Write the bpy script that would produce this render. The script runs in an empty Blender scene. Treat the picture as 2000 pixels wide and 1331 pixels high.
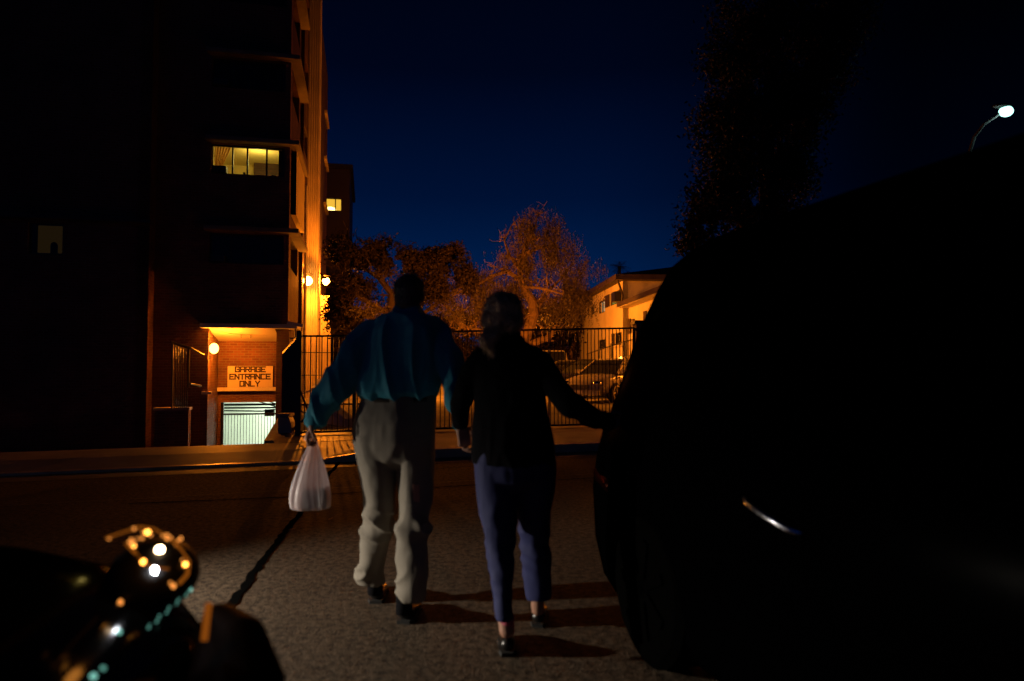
import bpy, math, random
import numpy as np
from mathutils import Vector, Matrix, noise

random.seed(7); rng = np.random.default_rng(11)
R = math.radians
S = bpy.context.scene
COL = S.collection

# ------------------------------------------------------------------ camera
CH = 1.33; PITCH = R(2.15); F = 1333.3; CX, CY = 1000.0, 665.5
cd = bpy.data.cameras.new("camera"); cam = bpy.data.objects.new("camera", cd); COL.objects.link(cam)
cam.location = (0, 0, CH); cam.rotation_euler = (R(90) + PITCH, 0, 0)
cd.sensor_width = 36; cd.lens = 24; cd.clip_start = 0.05; cd.clip_end = 3000
cd.dof.use_dof = True; cd.dof.focus_distance = 13.0; cd.dof.aperture_fstop = 1.5; cd.dof.aperture_blades = 0
S.camera = cam
S.view_settings.view_transform = 'Standard'; S.view_settings.look = 'None'
S.view_settings.exposure = 0.0; S.view_settings.gamma = 1.0
S.cycles.max_bounces = 6; S.cycles.sample_clamp_indirect = 4.0; S.cycles.use_denoising = True
S.cycles.transparent_max_bounces = 12

def P(px, py, d):
    """real place of a point seen at photograph pixel (px, py) whose distance ahead is d metres"""
    a = (px - CX) / F; b = -(py - CY) / F
    dy = math.cos(PITCH) - b * math.sin(PITCH); dz = math.sin(PITCH) + b * math.cos(PITCH)
    return Vector((a / dy * d, d, CH + dz / dy * d))

class Frame:
    """a building's own axes: origin on the ground, x along its front, y going back"""
    def __init__(s, ox, oy, ang): s.o = Vector((ox, oy)); s.a = ang; s.c = math.cos(ang); s.s = math.sin(ang)
    def loc(s, w): v = Vector((w.x, w.y)) - s.o; return (v.x * s.c + v.y * s.s, -v.x * s.s + v.y * s.c, w.z)
    def wor(s, x, y, z): return Vector((s.o.x + x * s.c - y * s.s, s.o.y + x * s.s + y * s.c, z))
    def _ray(s, px, py):
        q = P(px, py, 1.0); o = s.loc(Vector((0, 0, CH))); e = s.loc(q)
        return o, (e[0] - o[0], e[1] - o[1], e[2] - o[2])
    def front(s, px, py, ly=0.0):
        o, d = s._ray(px, py); t = (ly - o[1]) / d[1]; return o[0] + t * d[0], o[2] + t * d[2]
    def side(s, px, py, lx=0.0):
        o, d = s._ray(px, py); t = (lx - o[0]) / d[0]; return o[1] + t * d[1], o[2] + t * d[2]

# ------------------------------------------------------------------ sky: the last deep blue of dusk
W = bpy.data.worlds.new("World"); S.world = W; W.use_nodes = True
nt = W.node_tree; N = nt.nodes; L = nt.links
bg = N['Background']; tc = N.new('ShaderNodeTexCoord'); sp = N.new('ShaderNodeSeparateXYZ'); L.new(tc.outputs['Generated'], sp.inputs[0])
ramp = N.new('ShaderNodeValToRGB'); L.new(sp.outputs[2], ramp.inputs[0])
cr = ramp.color_ramp
stops = [(0.0, (0.0004, 0.0200, 0.096)), (0.12, (0.0002, 0.0128, 0.066)), (0.24, (0.0001, 0.0054, 0.032)), (0.40, (0.0001, 0.0015, 0.0095)), (0.6, (0.0001, 0.0005, 0.003))]
cr.elements[0].position = stops[0][0]; cr.elements[0].color = (*stops[0][1], 1)
cr.elements[1].position = stops[-1][0]; cr.elements[1].color = (*stops[-1][1], 1)
for p_, c_ in stops[1:-1]:
    e = cr.elements.new(p_); e.color = (*c_, 1)
az = N.new('ShaderNodeMapRange'); az.interpolation_type = 'SMOOTHSTEP'      # the afterglow fades round to the east
az.inputs[1].default_value = 0.08; az.inputs[2].default_value = 0.50; az.inputs[3].default_value = 1.0; az.inputs[4].default_value = 0.10
L.new(sp.outputs[0], az.inputs[0])
mul = N.new('ShaderNodeMix'); mul.data_type = 'RGBA'; mul.blend_type = 'MULTIPLY'; mul.inputs[0].default_value = 1
L.new(ramp.outputs[0], mul.inputs[6]); L.new(az.outputs[0], mul.inputs[7]); L.new(mul.outputs[2], bg.inputs[0])
bg.inputs[1].default_value = 1.0

# ------------------------------------------------------------------ object helpers
def link(o, parent=None):
    COL.objects.link(o)
    if parent is not None: o.parent = parent
    return o
def tag(o, label=None, cat=None, group=None, kind=None):
    if label: o['label'] = label
    if cat: o['category'] = cat
    if group: o['group'] = group
    if kind: o['kind'] = kind
    return o
def empty(name, loc=(0, 0, 0), rz=0.0):
    o = bpy.data.objects.new(name, None); o.location = loc; o.rotation_euler = (0, 0, rz); o.empty_display_size = .1
    return link(o)
def copy_tree(o, parent=None):
    c = o.copy(); COL.objects.link(c)
    if parent is not None: c.parent = parent
    for ch in list(o.children): copy_tree(ch, c)
    return c

class MB:
    def __init__(s): s.v = []; s.f = []
    def add(s, vs, fs):
        n = len(s.v); s.v += [tuple(v) for v in vs]; s.f += [tuple(i + n for i in f) for f in fs]; return s
    def box(s, x0, x1, y0, y1, z0, z1):
        return s.add([(x0, y0, z0), (x1, y0, z0), (x1, y1, z0), (x0, y1, z0), (x0, y0, z1), (x1, y0, z1), (x1, y1, z1), (x0, y1, z1)],
                     [(0, 3, 2, 1), (4, 5, 6, 7), (0, 1, 5, 4), (1, 2, 6, 5), (2, 3, 7, 6), (3, 0, 4, 7)])
    def beam(s, a, b, w, h, up=(0, 0, 1)):
        a = Vector(a); b = Vector(b); d = (b - a).normalized(); u = Vector(up)
        sd = d.cross(u); sd = sd.normalized() if sd.length > 1e-4 else Vector((1, 0, 0)); u = sd.cross(d)
        vs = [p + sd * i * w / 2 + u * j * h / 2 for p in (a, b) for i, j in ((-1, -1), (1, -1), (1, 1), (-1, 1))]
        return s.add(vs, [(0, 1, 2, 3), (7, 6, 5, 4), (0, 4, 5, 1), (1, 5, 6, 2), (2, 6, 7, 3), (3, 7, 4, 0)])
    def quad(s, a, b, c, d): return s.add([a, b, c, d], [(0, 1, 2, 3)])
    def tube(s, pts, rad, n=8, cap=True):
        pts = [Vector(p) for p in pts]; m = len(pts)
        if not hasattr(rad, '__len__'): rad = [rad] * m
        vs = []; ref = Vector((0.13, 0.31, 1)).normalized(); prev = None
        for i, p in enumerate(pts):
            d = (pts[min(i + 1, m - 1)] - pts[max(i - 1, 0)])
            d = d.normalized() if d.length > 1e-9 else Vector((0, 0, 1))
            if prev is None:
                prev = d.cross(ref if abs(d.dot(ref)) < .95 else Vector((1, 0, 0))).normalized()
            u = (prev - d * prev.dot(d)).normalized(); prev = u; w = d.cross(u)
            for k in range(n):
                t = 2 * math.pi * k / n; vs.append(p + (u * math.cos(t) + w * math.sin(t)) * rad[i])
        fs = [(i * n + k, i * n + (k + 1) % n, (i + 1) * n + (k + 1) % n, (i + 1) * n + k) for i in range(m - 1) for k in range(n)]
        if cap: fs += [tuple(range(n - 1, -1, -1)), tuple((m - 1) * n + k for k in range(n))]
        return s.add(vs, fs)
    def ball(s, c, r, n=12, m=8):
        if not hasattr(r, '__len__'): r = (r, r, r)
        vs = [(c[0], c[1], c[2] - r[2])]
        for i in range(1, m):
            p = -math.pi / 2 + math.pi * i / m
            for k in range(n):
                t = 2 * math.pi * k / n
                vs.append((c[0] + r[0] * math.cos(p) * math.cos(t), c[1] + r[1] * math.cos(p) * math.sin(t), c[2] + r[2] * math.sin(p)))
        vs.append((c[0], c[1], c[2] + r[2])); e = len(vs) - 1
        fs = [(0, 1 + (k + 1) % n, 1 + k) for k in range(n)]
        fs += [(1 + (i - 1) * n + k, 1 + (i - 1) * n + (k + 1) % n, 1 + i * n + (k + 1) % n, 1 + i * n + k) for i in range(1, m - 1) for k in range(n)]
        fs += [(e, 1 + (m - 2) * n + k, 1 + (m - 2) * n + (k + 1) % n) for k in range(n)]
        return s.add(vs, fs)
    def capsule(s, a, ra, b, rb, n=12):
        a = Vector(a); b = Vector(b); d = b - a; l = d.length; d = d / l if l > 1e-6 else Vector((0, 0, 1))
        pts = []; rr = []
        for t in (0.02, .35, .7, .92, 1): pts.append(a - d * ra * math.sqrt(max(0, 1 - t * t))); rr.append(ra * t)
        for t in (1, .92, .7, .35, 0.02): pts.append(b + d * rb * math.sqrt(max(0, 1 - t * t))); rr.append(rb * t)
        return s.tube(pts, rr, n)
    def chain(s, pts):
        for (a, ra), (b, rb) in zip(pts, pts[1:]): s.capsule(a, ra, b, rb)
        return s
    def loft(s, rings, n=24, power=2.0, closed=True):
        """rings of (centre, rx, ry): horizontal super-ellipses"""
        vs = []
        for c, rx, ry in rings:
            for k in range(n):
                t = 2 * math.pi * k / n; ct, st = math.cos(t), math.sin(t)
                vs.append((c[0] + rx * math.copysign(abs(ct) ** (2 / power), ct), c[1] + ry * math.copysign(abs(st) ** (2 / power), st), c[2]))
        m = len(rings)
        up = rings[-1][0][2] > rings[0][0][2]
        fs = [(i * n + k, i * n + (k + 1) % n, (i + 1) * n + (k + 1) % n, (i + 1) * n + k) for i in range(m - 1) for k in range(n)]
        if closed: fs += [tuple(range(n - 1, -1, -1)), tuple((m - 1) * n + k for k in range(n))]
        if not up: fs = [f[::-1] for f in fs]
        return s.add(vs, fs)
    def prism(s, poly, axis, a, b):
        """poly of 2-D points extruded along an axis from a to b"""
        def pt(p, t): return {'x': (t, p[0], p[1]), 'y': (p[0], t, p[1]), 'z': (p[0], p[1], t)}[axis]
        n = len(poly); vs = [pt(p, a) for p in poly] + [pt(p, b) for p in poly]
        return s.add(vs, [tuple(range(n)), tuple(range(2 * n - 1, n - 1, -1))] + [(k, k + n, (k + 1) % n + n, (k + 1) % n) for k in range(n)])
    def wall(s, x0, x1, z0, z1, y0, y1, holes=(), swap=False):
        """a thick wall with rectangular openings (x0,x1,z0,z1); swap: the wall runs along y instead of x"""
        xs = sorted({x0, x1, *[min(max(h[i], x0), x1) for h in holes for i in (0, 1)]})
        zs = sorted({z0, z1, *[min(max(h[i], z0), z1) for h in holes for i in (2, 3)]})
        def inh(a, b): return any(h[0] < a < h[1] and h[2] < b < h[3] for h in holes)
        T = (lambda x, y, z: (y, x, z)) if swap else (lambda x, y, z: (x, y, z))
        nx, nz = len(xs) - 1, len(zs) - 1
        solid = [[not inh((xs[i] + xs[i + 1]) / 2, (zs[j] + zs[j + 1]) / 2) for j in range(nz)] for i in range(nx)]
        def fc(*p):
            p = [T(*q) for q in p]
            s.add(p if not swap else p[::-1], [(0, 1, 2, 3)])
        for i in range(nx):
            for j in range(nz):
                if not solid[i][j]: continue
                a, b, c, d = xs[i], xs[i + 1], zs[j], zs[j + 1]
                fc((a, y0, c), (b, y0, c), (b, y0, d), (a, y0, d)); fc((b, y1, c), (a, y1, c), (a, y1, d), (b, y1, d))
                if i == 0 or not solid[i - 1][j]: fc((a, y1, c), (a, y0, c), (a, y0, d), (a, y1, d))
                if i == nx - 1 or not solid[i + 1][j]: fc((b, y0, c), (b, y1, c), (b, y1, d), (b, y0, d))
                if j == 0 or not solid[i][j - 1]: fc((a, y1, c), (b, y1, c), (b, y0, c), (a, y0, c))
                if j == nz - 1 or not solid[i][j + 1]: fc((a, y0, d), (b, y0, d), (b, y1, d), (a, y1, d))
        return s
    def mesh(s, name, smooth=False):
        me = bpy.data.meshes.new(name); me.from_pydata(s.v, [], s.f); me.update()
        if smooth: me.polygons.foreach_set('use_smooth', [True] * len(me.polygons))
        return me
    def build(s, name, mat, parent=None, smooth=False):
        me = s.mesh(name, smooth); me.materials.append(mat)
        return link(bpy.data.objects.new(name, me), parent)
    def bevel(s, name, mat, parent=None, w=.01, seg=2):
        o = s.build(name, mat, parent); m = o.modifiers.new('bevel', 'BEVEL'); m.width = w; m.segments = seg; m.limit_method = 'ANGLE'
        return o

def evaluated(me, mods):
    o = bpy.data.objects.new('tmp', me); COL.objects.link(o); mods(o)
    dg = bpy.context.evaluated_depsgraph_get(); dg.update()
    r = bpy.data.meshes.new_from_object(o.evaluated_get(dg)); bpy.data.objects.remove(o)
    return r
def organic(name, mb, mat, parent, voxel=.008, smooth=4, disp=None, sf=.6):
    """one continuous skin grown round the shapes in mb, smoothed, with cloth folds pushed into it"""
    def mods(o):
        m = o.modifiers.new('r', 'REMESH'); m.mode = 'VOXEL'; m.voxel_size = voxel; m.use_smooth_shade = True
        if smooth: m = o.modifiers.new('s', 'SMOOTH'); m.iterations = smooth; m.factor = sf
    me = evaluated(mb.mesh(name), mods); me.name = name
    if disp:
        n = len(me.vertices); co = np.empty(n * 3); me.vertices.foreach_get('co', co); co = co.reshape(-1, 3)
        no = np.empty(n * 3); me.vertices.foreach_get('normal', no); no = no.reshape(-1, 3)
        d = np.array([disp(*c) for c in co]); co = co + no * d[:, None]
        me.vertices.foreach_set('co', co.ravel()); me.update()
    me.polygons.foreach_set('use_smooth', [True] * len(me.polygons))
    me.materials.clear(); me.materials.append(mat)
    return link(bpy.data.objects.new(name, me), parent)
def nz(x, y, z): return noise.noise(Vector((x, y, z)))
def ridge(x, y, z): return 1 - 2 * abs(nz(x, y, z))

# ------------------------------------------------------------------ materials
def mat(name, col, rough=.7, metal=0, bump=None, vary=None, coat=0, trans=0, sheen=0, spec=.5):
    m = bpy.data.materials.new(name); m.use_nodes = True; t = m.node_tree; b = t.nodes['Principled BSDF']
    b.inputs['Base Color'].default_value = (*col, 1); b.inputs['Roughness'].default_value = rough; b.inputs['Metallic'].default_value = metal
    b.inputs['Coat Weight'].default_value = coat; b.inputs['Transmission Weight'].default_value = trans; b.inputs['Sheen Weight'].default_value = sheen
    b.inputs['Specular IOR Level'].default_value = spec
    tcn = t.nodes.new('ShaderNodeTexCoord')
    if vary:
        sc, amt = vary; n = t.nodes.new('ShaderNodeTexNoise'); n.inputs['Scale'].default_value = sc; n.inputs['Detail'].default_value = 6
        t.links.new(tcn.outputs['Object'], n.inputs['Vector'])
        mr = t.nodes.new('ShaderNodeMapRange'); mr.inputs[1].default_value = .3; mr.inputs[2].default_value = .7; mr.inputs[3].default_value = 1 - amt; mr.inputs[4].default_value = 1 + amt
        t.links.new(n.outputs[0], mr.inputs[0])
        mx = t.nodes.new('ShaderNodeMix'); mx.data_type = 'RGBA'; mx.blend_type = 'MULTIPLY'; mx.inputs[0].default_value = 1
        mx.inputs[6].default_value = (*col, 1); t.links.new(mr.outputs[0], mx.inputs[7]); t.links.new(mx.outputs[2], b.inputs['Base Color'])
    if bump:
        sc, st, ds = bump; n = t.nodes.new('ShaderNodeTexNoise'); n.inputs['Scale'].default_value = sc; n.inputs['Detail'].default_value = 5
        t.links.new(tcn.outputs['Object'], n.inputs['Vector']); bp = t.nodes.new('ShaderNodeBump'); bp.inputs['Strength'].default_value = st; bp.inputs['Distance'].default_value = ds
        t.links.new(n.outputs[0], bp.inputs['Height']); t.links.new(bp.outputs[0], b.inputs['Normal'])
    return m
def emit(name, col, strength):
    m = bpy.data.materials.new(name); m.use_nodes = True; t = m.node_tree; t.nodes.clear()
    e = t.nodes.new('ShaderNodeEmission'); e.inputs[0].default_value = (*col, 1); e.inputs[1].default_value = strength
    o = t.nodes.new('ShaderNodeOutputMaterial'); t.links.new(e.outputs[0], o.inputs[0]); return m
def brick_mat(name, c1, c2, mortar, w=.21, h=.075, rough=.8):
    m = mat(name, c1, rough); t = m.node_tree; b = t.nodes['Principled BSDF']
    tcn = t.nodes.new('ShaderNodeTexCoord'); s_ = t.nodes.new('ShaderNodeSeparateXYZ'); t.links.new(tcn.outputs['Object'], s_.inputs[0])
    a = t.nodes.new('ShaderNodeMath'); t.links.new(s_.outputs[0], a.inputs[0]); t.links.new(s_.outputs[1], a.inputs[1])
    c = t.nodes.new('ShaderNodeCombineXYZ'); t.links.new(a.outputs[0], c.inputs[0]); t.links.new(s_.outputs[2], c.inputs[1])
    br = t.nodes.new('ShaderNodeTexBrick'); t.links.new(c.outputs[0], br.inputs['Vector'])
    br.inputs['Scale'].default_value = 1; br.inputs['Brick Width'].default_value = w; br.inputs['Row Height'].default_value = h
    br.inputs['Mortar Size'].default_value = .009; br.inputs['Mortar Smooth'].default_value = .3; br.inputs['Bias'].default_value = -.1
    br.inputs['Color1'].default_value = (*c1, 1); br.inputs['Color2'].default_value = (*c2, 1); br.inputs['Mortar'].default_value = (*mortar, 1)
    n = t.nodes.new('ShaderNodeTexNoise'); n.inputs['Scale'].default_value = 1.3; n.inputs['Detail'].default_value = 8; t.links.new(tcn.outputs['Object'], n.inputs['Vector'])
    mr = t.nodes.new('ShaderNodeMapRange'); mr.inputs[1].default_value = .3; mr.inputs[2].default_value = .7; mr.inputs[3].default_value = .65; mr.inputs[4].default_value = 1.3; t.links.new(n.outputs[0], mr.inputs[0])
    mx = t.nodes.new('ShaderNodeMix'); mx.data_type = 'RGBA'; mx.blend_type = 'MULTIPLY'; mx.inputs[0].default_value = 1
    t.links.new(br.outputs[0], mx.inputs[6]); t.links.new(mr.outputs[0], mx.inputs[7]); t.links.new(mx.outputs[2], b.inputs['Base Color'])
    bp = t.nodes.new('ShaderNodeBump'); bp.inputs['Strength'].default_value = .8; bp.inputs['Distance'].default_value = .012; bp.invert = True
    t.links.new(br.outputs['Fac'], bp.inputs['Height']); t.links.new(bp.outputs[0], b.inputs['Normal'])
    return m
def asphalt_mat(name, c0, c1):
    m = mat(name, c0, .95, spec=.15); t = m.node_tree; b = t.nodes['Principled BSDF']; tcn = t.nodes.new('ShaderNodeTexCoord')
    def nse(sc, dt=4): n = t.nodes.new('ShaderNodeTexNoise'); n.inputs['Scale'].default_value = sc; n.inputs['Detail'].default_value = dt; t.links.new(tcn.outputs['Object'], n.inputs['Vector']); return n
    fine = nse(85, 4); mid = nse(24, 5); big = nse(.5, 6)
    ad = t.nodes.new('ShaderNodeMath'); t.links.new(fine.outputs[0], ad.inputs[0]); t.links.new(mid.outputs[0], ad.inputs[1])
    rp = t.nodes.new('ShaderNodeValToRGB'); mr = t.nodes.new('ShaderNodeMapRange'); mr.inputs[1].default_value = .82; mr.inputs[2].default_value = 1.2
    t.links.new(ad.outputs[0], mr.inputs[0]); t.links.new(mr.outputs[0], rp.inputs[0]); rp.color_ramp.elements[0].color = (*c0, 1); rp.color_ramp.elements[1].color = (*c1, 1)
    bm = t.nodes.new('ShaderNodeMapRange'); bm.inputs[1].default_value = .3; bm.inputs[2].default_value = .7; bm.inputs[3].default_value = .55; bm.inputs[4].default_value = 1.3; t.links.new(big.outputs[0], bm.inputs[0])
    mx = t.nodes.new('ShaderNodeMix'); mx.data_type = 'RGBA'; mx.blend_type = 'MULTIPLY'; mx.inputs[0].default_value = 1
    t.links.new(rp.outputs[0], mx.inputs[6]); t.links.new(bm.outputs[0], mx.inputs[7]); t.links.new(mx.outputs[2], b.inputs['Base Color'])
    bp = t.nodes.new('ShaderNodeBump'); bp.inputs['Strength'].default_value = .9; bp.inputs['Distance'].default_value = .005
    t.links.new(ad.outputs[0], bp.inputs['Height']); t.links.new(bp.outputs[0], b.inputs['Normal'])
    return m

M = dict(
    asphalt=asphalt_mat('asphalt', (.036, .026, .018), (.165, .118, .078)),
    asphalt_lot=asphalt_mat('lot_asphalt', (.12, .11, .10), (.26, .25, .23)),
    concrete=mat('concrete', (.34, .29, .235), .55, bump=(40, .4, .006), vary=(1.2, .3)),
    kerbstone=mat('worn_kerb', (.42, .36, .29), .38, bump=(40, .25, .004), vary=(3, .3), spec=.7),
    gutter=mat('gutter_concrete', (.15, .125, .10), .6, bump=(60, .5, .006), vary=(2, .3)),
    tar=mat('tar', (.004, .004, .004), 1.0, spec=.0),
    line=mat('worn_paint', (.17, .15, .125), .8, vary=(25, .5)),
    dirt=mat('dirt', (.05, .042, .03), .95, bump=(8, .5, .03), vary=(1, .4)),
    pavers=brick_mat('pavers', (.27, .19, .14), (.33, .24, .17), (.05, .04, .03), .42, .42, rough=.5),
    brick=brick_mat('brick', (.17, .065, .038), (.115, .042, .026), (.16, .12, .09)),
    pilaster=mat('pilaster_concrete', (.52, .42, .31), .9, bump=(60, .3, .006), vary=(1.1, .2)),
    brick_dark=brick_mat('dark_brick', (.085, .030, .018), (.06, .022, .014), (.07, .05, .035)),  # same brick darkened: shade of the side walls put into the colour
    stucco=mat('stucco', (.55, .50, .42), .9, bump=(60, .3, .006), vary=(1.1, .18)),
    cream=mat('cream_paint', (.62, .56, .46), .8, vary=(.8, .12), bump=(30, .2, .004)),
    slab=mat('slab_paint', (.20, .16, .12), .9, vary=(2, .3), bump=(30, .3, .005)),
    soffit=mat('soffit_paint', (.50, .46, .38), .85, vary=(.6, .15)),
    fascia=mat('brown_fascia', (.045, .03, .022), .6),
    roof=mat('roof_shingle', (.03, .026, .024), .9, bump=(20, .6, .02)),
    iron=mat('black_iron', (.012, .011, .010), .45, metal=.2),
    pole_paint=mat('pole_paint', (.03, .03, .03), .8, spec=.2),
    steel=mat('painted_steel', (.10, .09, .08), .5, metal=.4),
    dark=mat('dark_frame', (.015, .014, .013), .5),
    glass=mat('dark_glass', (.012, .014, .018), .25, spec=.25),
    chrome=mat('chrome', (.75, .75, .75), .12, metal=1),
    rubber=mat('rubber', (.012, .012, .012), .8),
    dark_bark=mat('dark_bark', (.045, .032, .022), .95, bump=(14, .9, .03), spec=.1),
    bark=mat('bark', (.15, .10, .06), .9, bump=(14, .9, .03), vary=(5, .4)),
    leaf_willow=mat('drooping_leaf', (.062, .046, .016), .65, vary=(3, .3)),
    leaf_oak=mat('dark_leaf', (.020, .014, .007), .8, spec=.15, vary=(3, .35)),
    leaf_near=mat('glossy_leaf', (.022, .018, .008), .65, spec=.2, vary=(4, .4)),
    leaf_hedge=mat('hedge_leaf', (.006, .007, .003), .95, spec=.05),
    ivy=mat('planter_leaf', (.05, .06, .02), .6),
    skin=mat('skin', (.42, .22, .15), .5, bump=(120, .15, .001)),
    shirt=mat('teal_shirt_cloth', (.005, .24, .35), .75, sheen=.15, bump=(260, .25, .001)),
    slacks=mat('grey_slacks_cloth', (.185, .163, .13), .85, bump=(300, .3, .001), vary=(3, .08)),
    navy=mat('navy_trouser_cloth', (.012, .018, .095), .8, bump=(300, .3, .001)),
    jacket=mat('black_jacket_cloth', (.0025, .0025, .004), .95, spec=.1, bump=(200, .3, .001)),
    coat=mat('black_coat_cloth', (.006, .005, .006), .9, spec=.15, bump=(150, .3, .001)),
    leather=mat('black_leather', (.012, .011, .010), .3, bump=(90, .3, .001)),
    hair_grey=mat('grey_hair', (.10, .09, .08), .55, bump=(90, .8, .006)),
    hair_fair=mat('fair_hair', (.70, .50, .27), .5, bump=(80, .8, .006), vary=(18, .4)),
    hair_dark=mat('dark_hair', (.010, .008, .007), .45, bump=(90, .8, .004)),
    sock=mat('pink_sock', (.55, .10, .16), .8, vary=(60, .5)),
    paint_black=mat('black_car_paint', (.003, .003, .004), .22, coat=.3),
    paint_near=None,
    dark_bumper=mat('brown_black_bumper', (.006, .0022, .0015), .7, spec=.05),
    paint_red=mat('dark_red_car_paint', (.06, .008, .004), .25, coat=1),
    paint_white=mat('pale_car_paint', (.30, .28, .25), .25, coat=1),
    paint_grey=mat('grey_car_paint', (.08, .075, .07), .25, coat=1),
    plastic=mat('black_plastic', (.006, .006, .006), .6, spec=.15),
    amber_plastic=mat('amber_lens', (.55, .18, .02), .2),
    sign=mat('sign_board', (.62, .52, .36), .7, vary=(2, .08)),
    sign_ink=mat('sign_ink', (.04, .018, .010), .7),
    garage_wall=mat('garage_wall_paint', (.70, .74, .66), .8, vary=(.5, .1)),
    room_wall=mat('room_wall_paint', (.65, .52, .20), .9),
    curtain=mat('curtain_cloth', (.60, .38, .16), .9),
    sodium=emit('sodium_lamp', (1, .42, .06), 45.0),
    globe=emit('globe_lamp', (1, .40, .06), 12.0),
    bollard=emit('bollard_lamp', (1, .40, .06), 14.0),
    mercury=emit('mercury_lamp', (.42, 1, .86), 2.6),
    tube=emit('fluorescent_tube', (.72, 1, .74), 5.0),
    pane_blue=emit('lit_blind', (.55, .75, .45), .55),
    pane_green=emit('lit_curtain', (.45, .38, .06), .42),
    pane_dim=emit('dim_curtain', (.34, .20, .07), .028),
    pane_far=emit('far_lit_room', (1, .55, .05), .9),
    pane_hot=emit('far_lamp_shade', (1, .75, .25), 5.0),
    pane_small=emit('small_lit_pane', (.25, .5, .42), .6),
    led_amber=emit('amber_signal_led', (1, .36, .05), 9.0),  # emissive amber, white and teal glints standing for reflections on the near car
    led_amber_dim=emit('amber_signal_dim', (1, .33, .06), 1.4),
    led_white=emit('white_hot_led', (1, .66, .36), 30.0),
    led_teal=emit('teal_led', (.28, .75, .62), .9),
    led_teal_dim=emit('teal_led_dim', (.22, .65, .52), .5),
)
def paint_gloss(name, col, tint, mixf, rough):
    m = bpy.data.materials.new(name); m.use_nodes = True; t = m.node_tree; t.nodes.clear()
    d = t.nodes.new('ShaderNodeBsdfDiffuse'); d.inputs[0].default_value = (*col, 1); g_ = t.nodes.new('ShaderNodeBsdfGlossy'); g_.inputs[0].default_value = (*tint, 1); g_.inputs['Roughness'].default_value = rough
    x = t.nodes.new('ShaderNodeMixShader'); x.inputs[0].default_value = mixf; o = t.nodes.new('ShaderNodeOutputMaterial')
    t.links.new(d.outputs[0], x.inputs[1]); t.links.new(g_.outputs[0], x.inputs[2]); t.links.new(x.outputs[0], o.inputs[0]); return m
M['paint_near'] = paint_gloss('near_car_paint', (.001, .001, .001), (1, 1, 1), .022, .10)
M['paint_van'] = paint_gloss('black_van_paint', (.0006, .0006, .0008), (1, 1, 1), .0003, .22)
M['van_glass'] = paint_gloss('black_van_glass', (.0004, .0004, .0004), (1, 1, 1), .006, .05)
M['van_steel'] = paint_gloss('dull_wheel_metal', (.004, .0035, .0035), (1, 1, 1), .02, .4)
M['tyre'] = paint_gloss('black_tyre', (.0015, .0015, .0015), (1, 1, 1), .0, .5)
M['satin'] = mat('satin_chrome', (.9, .92, 1), .24, metal=1)
M['cold_led'] = emit('cold_white_led', (.86, .93, 1), 260.0)  # emissive glint, strong enough to be mirrored in the van's door handle
def light(name, kind, loc, energy, col, parent=None, size=.1, rot=None, **k):
    d = bpy.data.lights.new(name, kind); d.energy = energy; d.color = col
    if kind == 'AREA': d.size = size
    else: d.shadow_soft_size = size
    for a, b in k.items(): setattr(d, a, b)
    o = bpy.data.objects.new(name, d); o.location = loc
    if rot is not None: o.rotation_euler = rot
    return link(o, parent)
_t = M['curtain'].node_tree; _b = _t.nodes['Principled BSDF']; _x = _t.nodes.new('ShaderNodeMixShader'); _x.inputs[0].default_value = .6; _r = _t.nodes.new('ShaderNodeBsdfTranslucent'); _r.inputs[0].default_value = (.8, .5, .2, 1)
_t.links.new(_b.outputs[0], _x.inputs[1]); _t.links.new(_r.outputs[0], _x.inputs[2]); _t.links.new(_x.outputs[0], _t.nodes['Material Output'].inputs[0])
SOD = (1, .235, .011)

# ------------------------------------------------------------------ ground, street, kerb, pavement
KS = .33
def kerb(x, off=0.0): return 10.3 + off + KS * x
BX, BY = -3.8, 10.95                                         # where the garage ramp's retaining wall starts
def bx(y): return BX - .296 * (y - BY)
g = MB(); z0 = -.03
g.add([(-300, -300, z0), (300, -300, z0), (300, 111.2, z0), (BX, BY, z0), (-300, -86.8, z0)], [(0, 1, 2, 3, 4)])
g.add([(BX, BY, z0), (300, 111.2, z0), (300, 700, z0), (bx(700), 700, z0)], [(0, 1, 2, 3)])
zc = .093
C = [(BX, BY, zc), (bx(24), 24, -2.0), (bx(700), 700, -2.0), (-700, 700, -2.0), (-300, -70, -2.0), (-300, -86.8, zc)]
g.add(C, [(0, 1, 4, 5), (1, 2, 3, 4)])
g.add([(BX, BY, z0), (bx(700), 700, z0), (bx(700), 700, -2.0), (bx(24), 24, -2.0)], [(0, 1, 2, 3)])
g.build('ground', M['dirt']).__setitem__('kind', 'structure')
st = MB(); st.add([(-200, -60, 0), (200, -60, 0), (200, kerb(200), 0), (-200, kerb(-200), 0)], [(0, 1, 2, 3)])
tag(st.build('street', M['asphalt']), kind='structure')
# concrete gutter band beside the kerb, the worn seam line and the tar joint across the street
gb = MB()
def strip(mb, x0, x1, o0, o1, z): mb.quad((x0, kerb(x0, o0), z), (x1, kerb(x1, o0), z), (x1, kerb(x1, o1), z), (x0, kerb(x0, o1), z))
strip(gb, -40, 40, -.52, -.004, .004); tag(gb.build('gutter', M['gutter']), kind='structure')
sl = MB(); random.seed(3)
xs = np.arange(-6.5, 3.5, .35)
for i in range(len(xs) - 1):
    w0 = .018 + .008 * nz(xs[i] * 2, 0, 0); w1 = .018 + .008 * nz(xs[i + 1] * 2, 0, 0); a = -2.17 + .02 * nz(xs[i], 5, 0); b = -2.17 + .02 * nz(xs[i + 1], 5, 0)
    sl.quad((xs[i], kerb(xs[i], a), .004), (xs[i + 1], kerb(xs[i + 1], b), .004), (xs[i + 1], kerb(xs[i + 1], b + w1), .004), (xs[i], kerb(xs[i], a + w0), .004))
tag(sl.build('seam_line', M['line']), kind='structure')
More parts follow.
